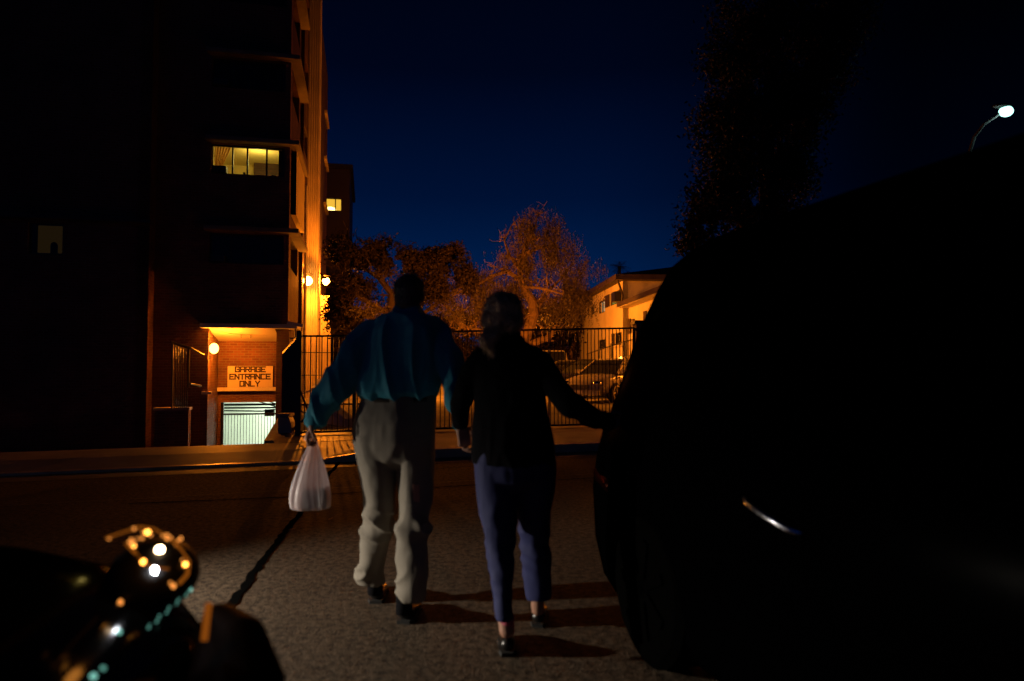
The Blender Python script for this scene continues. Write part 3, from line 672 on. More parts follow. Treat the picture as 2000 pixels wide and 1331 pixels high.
# brick pillar at the right end of the fence
pr = empty('gate_pillar', (gE.x + .22, gE.y + .35, .118)); tag(pr, 'brick gate pillar at the right end of the iron fence', 'pillar')
MB().box(-.14, .24, -.2, .2, 0, 2.08).build('shaft', M['brick'], pr); MB().box(-.18, .28, -.24, .24, 2.082, 2.16).build('cap', M['fascia'], pr)
MB().beam((-.20, -.33, 1.99), (.02, -.20, 1.80), .03, .03).build('stay', M['iron'], pr)
# lit stucco stair wall with handrail, seen under the man's arm
sv = empty('stair_wall', (0, 0, 0)); tag(sv, 'brightly lit stucco stair wall behind the gate, under the man\'s arm', 'wall')
def on(px, py, z): q = P(px, py, 1); t = (z - CH) / (q.z - CH); return Vector((q.x * t, t, z))
w = MB(); a = Vector((-4.55, 15.0)); b2 = Vector((-3.62, 13.5))
for (p0, p1, h0, h1, th) in ((Vector((-4.9, 17.5)), Vector((-4.35, 15.2)), 1.0, .85, .2), (Vector((-4.3, 15.1)), Vector((-3.25, 13.7)), .80, .28, .18)):
    d = (p1 - p0).normalized(); s_ = Vector((-d.y, d.x)) * th / 2
    vs = [(p0 - s_).to_3d(), (p1 - s_).to_3d(), (p1 + s_).to_3d(), (p0 + s_).to_3d()]
    lo = [Vector((v.x, v.y, .12)) for v in vs]; hi = [Vector((vs[0].x, vs[0].y, h0)), Vector((vs[1].x, vs[1].y, h1)), Vector((vs[2].x, vs[2].y, h1)), Vector((vs[3].x, vs[3].y, h0))]
    w.add(lo + hi, [(0, 3, 2, 1), (4, 5, 6, 7), (0, 1, 5, 4), (1, 2, 6, 5), (2, 3, 7, 6), (3, 0, 4, 7)])
w.build('stucco_face', M['stucco'], sv)
hr = MB(); hr.tube([P(692, 742, 15), P(672, 772, 14.8), P(650, 800, 14.4), P(640, 806, 14.2)], .025, 8).tube([P(660, 790, 14.6), P(662, 835, 14.6)], .02, 8).tube([P(590, 770, 17), P(632, 752, 17)], .02, 6)
hr.build('handrail', M['cream'], sv)

# ------------------------------------------------------------------ stucco house on the right
hc = P(1217, 700, 38); HANG = math.atan(.075); HF = Frame(hc.x, hc.y, HANG)
h = empty('stucco_house', (hc.x, hc.y, 0), HANG); tag(h, 'two storey pale stucco apartment house lit orange behind the parked cars', 'building')
ze = HF.front(1217, 549)[1]; zw = HF.front(1217, 600)[1]; zb0 = .1
def hs(px0, px1, py0, py1, lx=0): y0, za = HF.side(px0, py1, lx); y1, zb = HF.side(px1, py0, lx); za2 = HF.side((px0 + px1) / 2, py1, lx)[1]; zb2 = HF.side((px0 + px1) / 2, py0, lx)[1]; return (min(y0, y1), max(y0, y1), za2, zb2)
hw_ = {'a': (hs(1168, 1181, 588, 612), 'pane_blue'), 'b': (hs(1191, 1215.5, 569, 594), 'pane_green'), 'c': (hs(1153, 1160, 597, 615), 'pane_dim'),
       'd': (hs(1201, 1216, 650, 674), None), 'e': (hs(1168, 1182, 664, 682), None)}
MB().wall(0, 52, zb0, ze, 0, .3, [v[0] for v in hw_.values()], swap=True).build('long_wall', M['cream'], h)
for k, (r_, lit) in hw_.items():
    y0, y1, za, zb = r_; t = .07; f = MB()
    f.box(.08, .14, y0, y1, za, za + t).box(.08, .14, y0, y1, zb - t, zb).box(.08, .14, y0, y0 + t, za + t, zb - t).box(.08, .14, y1 - t, y1, za + t, zb - t).box(.08, .14, (y0 + y1) / 2 - t / 2, (y0 + y1) / 2 + t / 2, za + t, zb - t)
    f = f.build('window', M['dark'], h)
    if lit in ('pane_blue',):
        MB().box(.16, .17, y0, (y0 + y1) / 2 + .6, za, zb).build('blind', M[lit], f)
        sh = MB()
        for q in range(7): yy = y0 + (y1 - y0) * q / 7; sh.box(.145, .15, yy, yy + .12, za + t, zb - t)
        sh.build('slat', M['cream'], f)
    elif lit: MB().box(.16, .17, y0, y1, za, zb).build('curtain', M[lit], f)
    else: MB().box(.16, .17, y0, y1, za, zb).build('pane', M['glass'], f)
    if k in 'bd':
        q = MB(); q.box(-.06, .0, y1 + .02, y1 + (y1 - y0) * .35, za, zb).build('shutter', M['fascia'], f)
        if k == 'b': MB().box(-.35, .1, y0 + .4, y0 + 1.3, za + .05, za + .6).build('air_conditioner', M['dark'], f)
        if k == 'd': MB().box(-.12, .0, y0 - .1, y1 + .1, za - .12, za - .02).build('sill', M['stucco'], f)
MB().box(.001, 10, -.0, .3, zb0, ze - .001).build('front_wall', M['soffit'], h)
rf = MB()
rf.box(-.55, 11, -.75, 52.5, ze, ze + .26)
rf.build('eaves', M['fascia'], h)
rr = MB(); rz = ze + .27; rt = ze + 1.6
rr.add([(-.6, -.8, rz), (11, -.8, rz), (11, 53, rz), (-.6, 53, rz), (5.2, 4.5, rt), (5.2, 48, rt)], [(0, 1, 4), (1, 2, 5, 4), (2, 3, 5), (3, 0, 4, 5), (0, 3, 2, 1)]); rr.build('roof', M['roof'], h)
MB().tube([(-.45, -.7, ze - .05), (-.3, -.62, ze - .4), (-.06, -.2, ze - .75), (-.06, -.1, zw + .2)], .06, 8).build('downpipe', M['fascia'], h)
# lower wing coming towards the street
wn = {'w': hs(1233, 1240, 623, 650, .35), 'v': hs(1264, 1272, 608, 640, .35)}
MB().wall(-20, -.002, zb0, zw - .02, .35, .65, list(wn.values()), swap=True).build('wing_wall', M['cream'], h)
for k, r_ in wn.items():
    y0, y1, za, zb = r_; f = MB().box(.45, .5, y0, y1, za, zb).build('window', M['glass'] if k == 'w' else M['pane_green'], h)
    MB().box(.28, .348, y1, y1 + .5, za - .05, zb + .05).build('shutter', M['fascia'], f)
wr = MB(); wr.add([(-.35, -20.4, zw - .02), (-.35, -.004, zw - .02), (4.5, -.004, zw + .85), (4.5, -20.4, zw + .85), (-.35, -20.4, zw + .22), (-.35, -.004, zw + .22), (4.5, -.004, zw + 1.1), (4.5, -20.4, zw + 1.1)],
    [(0, 1, 2, 3), (7, 6, 5, 4), (0, 4, 5, 1), (3, 2, 6, 7), (0, 3, 7, 4), (1, 5, 6, 2)]); wr.build('wing_roof', M['fascia'], h)
MB().box(-.3, .34, -20, -.01, zw - .06, zw - .025).build('wing_soffit', M['soffit'], h)

# bank with retaining wall and inner railing in front of the house
rt_ = empty('terrace_wall', (0, 0, 0)); tag(rt_, 'low stucco terrace wall below the stucco house', 'wall')
ta, tb = P(1145, 728, 34), P(1250, 722, 24)
MB().beam((ta.x, ta.y, .55), (tb.x, tb.y, .55), .25, 1.0).build('stucco_face', M['cream'], rt_)
ir = empty('terrace_railing', (0, 0, 0)); tag(ir, 'dark iron railing on the terrace wall beside the small bright lamp', 'railing')
def irp(px, py):  # along the terrace line
    t = (px - 1145) / 105.0; d = 1 / ((1 - t) / 34 + t / 24); return P(px, py, d)
MB().tube([irp(1146, 692), irp(1193, 676), irp(1222, 667), irp(1250, 660)], .03, 6).build('top_rail', M['iron'], ir)
MB().tube([irp(1146, 714), irp(1193, 704), irp(1222, 697), irp(1250, 691)], .02, 6).build('middle_rail', M['iron'], ir)
for px, t0, t1 in ((1170, 683, 722), (1194, 671, 718), (1220.5, 667, 715), (1246, 660, 712)): MB().tube([irp(px, t0), irp(px, t1)], .05, 6).build('post', M['iron'], ir)
pk = MB()
for px in range(1150, 1248, 6): t = (px - 1146) / 104; pk.tube([irp(px, 692 - 32 * t), irp(px, 724 - 10 * t)], .012, 5)
pk.tube([irp(1146, 723), irp(1248, 714)], .02, 5); pk.build('picket_panel', M['iron'], ir)
bl = irp(1213, 707); bo = empty('bollard_lamp', bl); tag(bo, 'small bright lamp glowing low against the stucco house wall', 'lamp')
MB().ball((0, 0, 0), (.13, .13, .2), 12, 8).build('globe', M['bollard'], bo, True); MB().tube([(0, 0, -.9), (0, 0, -.2)], .04, 8).build('stem', M['dark'], bo)
light('bollard_light', 'POINT', (-.15, .3, .2), 120, SOD, bo, .12)
# unseen lot lamp added to light the house, hidden behind the van
lp = P(1352, 566, 26.0); lb = empty('lot_lamp', (lp.x, lp.y, 0)); tag(lb, 'orange sodium lamp on a post in the parking lot, hidden behind the near person', 'lamp')
MB().tube([(0, 0, .1), (0, 0, lp.z + .2)], .06, 10).build('post', M['dark'], lb)
MB().box(-.4, .05, -.12, .12, lp.z + .16, lp.z + .28).build('housing', M['dark'], lb)
MB().ball((-.2, 0, lp.z + .08), (.14, .08, .07), 12, 8).build('bulb', M['sodium'], lb, True)
light('lot_light', 'SPOT', (-.2, 0, lp.z - .02), 1600, SOD, lb, .12, rot=(0, 0, 0), spot_size=R(172), spot_blend=.25)

# added unseen lamp in the drive behind the woman, lighting weeping tree and long wall
l2 = P(984, 622, 25.5); lb2 = empty('lot_lamp', (l2.x, l2.y, 0)); tag(lb2, 'orange sodium lamp on a low post in the drive, hidden behind the fair haired walker', 'lamp')
MB().tube([(0, 0, .1), (0, 0, l2.z + .1)], .045, 10).build('post', M['dark'], lb2)
MB().box(-.16, .16, -.10, .16, l2.z + .10, l2.z + .18).build('housing', M['dark'], lb2)
MB().ball((0, .03, l2.z), (.09, .05, .07), 12, 8).build('bulb', M['sodium'], lb2, True)
light('lot_light', 'POINT', (0, .16, l2.z), 2600, SOD, lb2, .10)
l3 = P(975, 624, 36.5); lb3 = empty('lot_lamp', (l3.x, l3.y, 0)); tag(lb3, 'orange sodium lamp on a post behind the weeping tree, lighting the stucco house', 'lamp')  # unseen lamp added behind the tree to brighten the house
MB().tube([(0, 0, .1), (0, 0, l3.z + .1)], .045, 10).build('post', M['dark'], lb3)
MB().box(-.16, .16, -.10, .16, l3.z + .10, l3.z + .18).build('housing', M['dark'], lb3)
MB().ball((0, .03, l3.z), (.09, .05, .07), 12, 8).build('bulb', M['sodium'], lb3, True)
light('lot_light', 'POINT', (.2, .1, l3.z), 3600, SOD, lb3, .10)

l4 = P(742, 738, 15.6); lb4 = empty('stair_lamp', (l4.x, l4.y, .118)); tag(lb4, 'small orange lamp on a short post by the stair wall, hidden behind the grey slacks', 'lamp')  # unseen lamp added to brighten the stair wall
MB().tube([(0, 0, 0), (0, 0, l4.z - .20)], .03, 8).build('post', M['dark'], lb4); MB().ball((0, 0, l4.z - .12), (.06, .06, .08), 12, 8).build('globe', M['bollard'], lb4, True)
light('stair_light', 'SPOT', (-.10, 0, l4.z - .10), 260, SOD, lb4, .06, rot=Vector((-.75, -.15, -.75)).to_track_quat('-Z', 'Y').to_euler(), spot_size=R(95), spot_blend=.5)

# ------------------------------------------------------------------ street lamp far right
sp_ = P(1965, 218, 21); base = P(1893, 300, 21.5)
sl_ = empty('street_lamp', (base.x, base.y, .12)); tag(sl_, 'blue white street lamp glowing at the upper right', 'lamp')
o0 = Vector((base.x, base.y, .12)); arm = [base, P(1903, 268, 21.4), P(1922, 243, 21.2), P(1945, 228, 21.1), sp_ + Vector((0, 0, .12))]
MB().tube([(0, 0, 0), (0, 0, base.z - .12)], [.10, .07], 12).build('pole', M['pole_paint'], sl_)
MB().tube([p - o0 for p in arm], [.06, .05, .045, .04, .04], 8).build('arm', M['pole_paint'], sl_)
c = sp_ - o0; MB().ball((c.x - .12, c.y, c.z + .17), (.30, .15, .07), 14, 8).build('lamp_head', M['pole_paint'], sl_, True)
MB().ball((c.x, c.y, c.z), (.21, .17, .17), 14, 10).build('bulb', M['mercury'], sl_, True)
light('street_light', 'POINT', (c.x, c.y - .05, c.z - .2), 60, (.6, 1, .92), sl_, .15)

# ------------------------------------------------------------------ hills
hl = MB(); pts = [(1560, 385), (1602, 371), (1703, 333), (1762, 316), (1870, 291), (1960, 280), (2100, 262), (2400, 250)]
pr_ = [P(a, c, 150) for a, c in pts]
for i in range(len(pr_) - 1):
    a, c = pr_[i], pr_[i + 1]
    for (t0, t1, k0, k1) in ((0, .33, 0, 60), (.33, .8, 60, 100), (.8, 1, 100, 130)):
        hl.quad((a.x, a.y - 0 + k0 * .6, a.z * 0 if t0 == 0 else a.z * t0), (c.x, c.y + k0 * .6, c.z * t0), (c.x, c.y + k1 * .6, c.z * t1), (a.x, a.y + k1 * .6, a.z * t1))
tag(hl.build('hill', M['dirt']), kind='structure')

# ------------------------------------------------------------------ trees
def leaves(name, mat_, parent, cent, size, aspect=.4, droop=0.0):
    n = len(cent); ax = rng.normal(size=(n, 3)); ax[:, 2] -= droop * 2.0; ax /= np.linalg.norm(ax, axis=1)[:, None]
    r2 = rng.normal(size=(n, 3)); bx_ = np.cross(ax, r2); bx_ /= np.linalg.norm(bx_, axis=1)[:, None]
    s_ = size * rng.uniform(.6, 1.4, (n, 1)); u = ax * s_; v = bx_ * s_ * aspect
    vs = np.stack([cent - u, cent - v * .9 + u * .1, cent + u, cent + v * .9 + u * .1], 1).reshape(-1, 3)
    me = bpy.data.meshes.new(name); me.vertices.add(4 * n); me.vertices.foreach_set('co', vs.ravel())
    me.loops.add(4 * n); me.loops.foreach_set('vertex_index', np.arange(4 * n)); me.polygons.add(n)
    me.polygons.foreach_set('loop_start', np.arange(n) * 4); me.polygons.foreach_set('loop_total', np.full(n, 4)); me.update(calc_edges=True)
    me.materials.append(mat_); return link(bpy.data.objects.new(name, me), parent)
def wob(a, b, n, amp, seed=0):
    a = Vector(a); b = Vector(b); out = []
    for i in range(n + 1):
        t = i / n; p = a.lerp(b, t); k = math.sin(math.pi * t) * amp
        out.append(p + Vector((nz(t * 3, seed, 0), nz(t * 3, seed, 7), nz(t * 3, seed, 13))) * k * 2)
    return out
def limb(mb, pts, r0, r1, twigs=0, seed=0, reach=1.2, ends=None):
    n = len(pts); mb.tube(pts, [r0 + (r1 - r0) * i / (n - 1) for i in range(n)], 7)
    rr_ = random.Random(seed)
    for k in range(twigs):
        i = rr_.randrange(max(1, n // 3), n); p = Vector(pts[i]); d = Vector((rr_.uniform(-1, 1), rr_.uniform(-.8, .8), rr_.uniform(-.2, .9))).normalized() * rr_.uniform(.5, 1) * reach
        q = wob(p, p + d, 6, .18 * reach, seed + k); mb.tube(q, [r1 * .8 * (1 - j / 7) + .006 for j in range(7)], 5)
        if ends is not None: ends.append(q[-1]); ends.append(q[3])
        for k2 in range(2):
            p2 = Vector(q[3 + k2]); d2 = Vector((rr_.uniform(-1, 1), rr_.uniform(-.8, .8), rr_.uniform(-.9, .6))).normalized() * .5 * reach
            q2 = wob(p2, p2 + d2, 4, .1 * reach, seed + k * 5 + k2); mb.tube(q2, [r1 * .4 * (1 - j / 5) + .004 for j in range(5)], 4)
            if ends is not None: ends.append(q2[-1])
def clump_points(blobs, count, holes=(), shell=.45, f=1.1, thr=-.12):
    tot = sum(b_[1] * b_[2] * b_[3] for b_ in blobs); out = []
    for c, rx, ry, rz_ in blobs:
        m = int(count * rx * ry * rz_ / tot * 2.2); v = rng.normal(size=(m, 3)); v /= np.linalg.norm(v, axis=1)[:, None]
        rad = (shell + (1 - shell) * rng.random((m, 1))) * (1 + .12 * rng.normal(size=(m, 1)))
        p = np.array(c) + v * rad * np.array([rx, ry, rz_])
        k = np.array([nz(q[0] * f, q[1] * f, q[2] * f) + .5 * nz(q[0] * f * 2.7, q[1] * f * 2.7, q[2] * f * 2.7) for q in p]); out.append(p[k > thr])
    return np.concatenate(out)
# weeping pepper tree in the middle
TD = 33.0
wt = empty('weeping_tree', (P(1035, 700, TD).x, TD, .118)); w0 = Vector(wt.location); tag(wt, 'tall weeping tree with twisting pale trunk lit orange behind the fence', 'tree')
def T(px, py, dd=0): return P(px, py, TD + dd) - w0
tk = MB(); ends = []
limb(tk, [Vector((0, 0, 0)), T(1030, 700), T(1022, 668), T(1034, 640), T(1042, 615), T(1040, 590), T(1024, 566), T(1018, 548), T(1015, 528), T(1022, 500), T(1030, 470)], .34, .10, 14, 1, 1.3, ends)
limb(tk, [T(1026, 690), T(1040, 672), T(1058, 664), T(1072, 660), T(1078, 650)], .20, .12, 4, 2, .8, ends)
limb(tk, [T(1034, 640), T(1048, 618, .4), T(1056, 590, .5), T(1075, 565, .6), T(1100, 540, .8)], .15, .05, 10, 3, 1.4, ends)
limb(tk, [T(1022, 668, -.3), T(1005, 655, -.6), T(970, 650, -.8), T(935, 647, -1), T(905, 640, -1), T(885, 612, -1.1), T(862, 590, -1.2)], .20, .06, 12, 4, 1.3, ends)
limb(tk, [T(1018, 560), T(1045, 562, -.5), T(1070, 566, -.8), T(1100, 575, -1)], .10, .04, 8, 5, 1.1, ends)
limb(tk, [T(1018, 548), T(990, 530, -.4), T(960, 540, -.9), T(925, 560, -1.2), T(890, 575, -1.5)], .13, .04, 12, 6, 1.3, ends)
limb(tk, [T(1022, 500), T(1050, 485, .3), T(1080, 480, .6), T(1120, 500, .9)], .10, .03, 9, 7, 1.2, ends)
limb(tk, [T(1015, 528), T(995, 500, .3), T(985, 470, .4), T(1000, 440, .4)], .09, .03, 9, 8, 1.1, ends)
limb(tk, [T(1030, 470), T(1045, 445, .2), T(1050, 420, .2)], .07, .02, 6, 9, .9, ends)
tk.build('trunk', M['bark'], wt)
def TB(px, py, rx, ry, dd=0): k = TD / F; c = P(px, py, TD + dd) - w0; return (tuple(c), rx * k, 1.5, ry * k)
blobs = [TB(1050, 432, 52, 32), TB(1050, 450, 62, 42), TB(1030, 505, 78, 50), TB(1085, 490, 62, 52), TB(1110, 555, 50, 48, .4), TB(1118, 600, 30, 36, .8), TB(955, 575, 62, 48, -.8), TB(895, 585, 56, 44, -1), TB(1000, 560, 55, 50, .8), TB(1075, 590, 55, 50, 1), TB(940, 545, 50, 30, -.5), TB(1000, 610, 60, 40, 1), TB(1150, 520, 40, 22, .5), TB(1140, 575, 40, 40, .6)]
cp_ = clump_points(blobs, 22000, thr=-.14, shell=.2)
strands = []
for p in cp_[rng.permutation(len(cp_))[:7500]]:
    l_ = rng.uniform(.25, 1.0); m = int(l_ / .085); dx, dy = rng.normal(size=2) * .12
    for i in range(m): t = i / m; strands.append((p[0] + dx * t + rng.normal() * .025, p[1] + dy * t + rng.normal() * .025, p[2] - t * l_))
leaves('crown', M['leaf_willow'], wt, np.array(strands), .056, .32, 1.0)
# dark spreading tree to the left
OD = 30.0
ot = empty('spreading_tree', (P(752, 700, OD).x, OD, .118)); w0 = Vector(ot.location); tag(ot, 'dark spreading tree with crooked limbs behind the man\'s head', 'tree')
def T2(px, py, dd=0): return P(px, py, OD + dd) - w0
tk = MB(); ends = []
limb(tk, [Vector((0, 0, 0)), T2(752, 690), T2(756, 650), T2(762, 612), T2(765, 575), T2(742, 545), T2(740, 510), T2(744, 480)], .28, .07, 12, 11, 1.4, ends)
limb(tk, [T2(760, 612), T2(725, 595, -.3), T2(695, 575, -.6), T2(680, 560, -.7), T2(664, 548, -.8), T2(650, 545, -.8)], .13, .05, 12, 12, 1.1, ends)
limb(tk, [T2(765, 580), T2(800, 560, .4), T2(830, 530, .6), T2(860, 505, .8)], .14, .05, 12, 13, 1.3, ends)
limb(tk, [T2(758, 640), T2(730, 625, -.8), T2(705, 612, -1.2), T2(690, 600, -1.5)], .12, .04, 8, 14, .9, ends)
limb(tk, [T2(742, 545), T2(705, 520, .3), T2(690, 490, .4), T2(680, 470, .4)], .10, .04, 10, 15, 1.2, ends)
limb(tk, [T2(760, 630), T2(830, 610, .8), T2(870, 580, .8), T2(900, 560, 1)], .12, .04, 10, 16, 1.0, ends)
tk.build('trunk', M['dark_bark'], ot)
def TB2(px, py, rx, ry, dd=0): k = OD / F; c = P(px, py, OD + dd) - w0; return (tuple(c), rx * k, 1.3, ry * k)
blobs = [TB2(675, 490, 40, 38), TB2(715, 500, 45, 32, .3), TB2(760, 505, 45, 42, .4), TB2(810, 510, 48, 32, .6), TB2(860, 515, 48, 35, .8), TB2(890, 495, 28, 22, .8), TB2(690, 560, 44, 34), TB2(840, 565, 55, 36, 1), TB2(665, 610, 36, 50, .2), TB2(905, 545, 35, 38, 1.2)]
leaves('crown', M['leaf_oak'], ot, clump_points(blobs, 42000, thr=-.08, shell=.1, f=1.2), .07, .5)
lw_ = clump_points([TB2(712, 612, 38, 14, -1.3), TB2(738, 602, 26, 14, -1.2)], 1300, thr=-.1, shell=.1, f=2)
leaves('lower_spray', M['leaf_willow'], ot, lw_, .05, .4, .5)  # lit leaves: the light is put into the paler leaf colour
# hedge of dark trees closing the back of the lot
def dark_tree(px, d, top_py, rad, label, seed, n=5200):
    q = P(px, 700, d); t = empty('background_tree', (q.x, d, 0)); w = Vector(t.location); H_ = P(px, top_py, d).z; tag(t, label, 'tree', 'dark trees closing the back of the lot')
    MB().tube(wob((0, 0, 0), (0, 0, H_ * .7), 8, .4, seed), [.25 - .02 * i for i in range(9)], 7).build('trunk', M['bark'], t)
    rr_ = random.Random(seed); bb = [((rr_.uniform(-.5, .5) * rad, rr_.uniform(-.5, .5), H_ * rr_.uniform(.3, .85)), rad * rr_.uniform(.45, .7), 1.2, H_ * rr_.uniform(.14, .24)) for k in range(8)]
    leaves('crown', M['leaf_oak'], t, clump_points(bb, n, thr=-.15, shell=.1), .13, .5)
dark_tree(655, 40, 560, 3.4, 'dark tree beyond the flood lamps at the end of the alley', 31)
dark_tree(725, 44, 590, 4.2, 'dark tree low behind the man\'s left shoulder', 32)
dark_tree(800, 46, 560, 4.2, 'dark tree behind the man\'s head and right shoulder', 33)
dark_tree(880, 47, 600, 4.2, 'dark tree between the man\'s and the woman\'s heads', 34)
dark_tree(965, 48, 590, 4.6, 'dark tree behind the woman\'s head', 35)
dark_tree(1050, 50, 580, 4.6, 'dark tree behind the trunk of the weeping tree', 36)
dark_tree(1120, 52, 585, 4.0, 'dark tree beside the far end of the stucco house', 37)
# tall near tree at the right whose lowest leaves catch the orange light
ND = 13.5
ntree = empty('tall_tree', (P(1500, 700, ND).x, ND + 1, .12)); w0 = Vector(ntree.location); tag(ntree, 'tall black tree at the right whose lower leaves catch orange light', 'tree')
def T3(px, py, dd=0): return P(px, py, ND + dd) - w0
tk = MB()
limb(tk, [Vector((0, 0, 0)), T3(1505, 500, 1), T3(1495, 300, 1), T3(1510, 100, 1), T3(1520, -60, 1)], .24, .10, 14, 21, 1.1)
limb(tk, [T3(1500, 480, .8), T3(1440, 430, .4), T3(1380, 420, .1)], .09, .03, 8, 22, .5)
tk.build('trunk', M['dark_bark'], ntree)
def TB3(px, py, rx, ry, dd=0): k = ND / F; c = P(px, py, ND + dd) - w0; return (tuple(c), rx * k, .9, ry * k)
blobs = [TB3(1375, 430, 58, 60, .2), TB3(1350, 475, 38, 28, .1), TB3(1400, 380, 65, 60, .5), TB3(1430, 320, 85, 70, .8), TB3(1420, 240, 85, 70, .8), TB3(1480, 200, 110, 90, 1), TB3(1440, 120, 85, 80, .8), TB3(1530, 330, 80, 110, 1.2), TB3(1590, 120, 100, 110, 1.2), TB3(1500, 40, 130, 90, 1), TB3(1640, 30, 80, 90, 1.2), TB3(1480, 420, 90, 80, 1), TB3(1560, 220, 75, 80, 1.2)]
leaves('crown', M['leaf_near'], ntree, clump_points(blobs, 46000, thr=-.25, shell=.1, f=1.6), .045, .5)
# palms
def palm(px, py, d, r_, label, seed):
    c = P(px, py, d); t = empty('palm_tree', (c.x, c.y, 0)); tag(t, label, 'palm tree', 'palms beyond the house roof')
    MB().tube([(0, 0, 0), (.2, 0, c.z * .5), (0, 0, c.z)], [.28, .22, .18], 8).build('trunk', M['bark'], t)
    rr_ = random.Random(seed); m = MB()
    for k in range(46):
        a = rr_.uniform(0, 6.28); el = rr_.uniform(-.9, 1.2); L_ = r_ * rr_.uniform(.8, 1.1); dh = Vector((math.cos(a) * math.cos(el), math.sin(a) * math.cos(el), math.sin(el)))
        p0 = Vector((0, 0, c.z)); pts_ = [p0 + dh * L_ * s_ - Vector((0, 0, .35 * L_ * s_ * s_)) for s_ in (0, .3, .55, .8, 1)]
        side = Vector((-math.sin(a), math.cos(a), 0))
        for i in range(4):
            for sd in (-1, 1):
                for q in range(2):
                    pp_ = pts_[i].lerp(pts_[i + 1], q / 2); e_ = pp_ + side * sd * L_ * .20 + (pts_[i + 1] - pts_[i]) * .9 - Vector((0, 0, .1 * L_))
                    m.add([pp_, pp_ + (pts_[i + 1] - pts_[i]) * .16, e_], [(0, 1, 2)])
    m.build('crown', M['leaf_oak'], t)
palm(1210, 521, 85, 1.35, 'palm tree silhouetted above the house roof, the taller of two', 3)
palm(1230, 538, 90, 1.1, 'palm tree just showing above the house roof, the lower of two', 4)

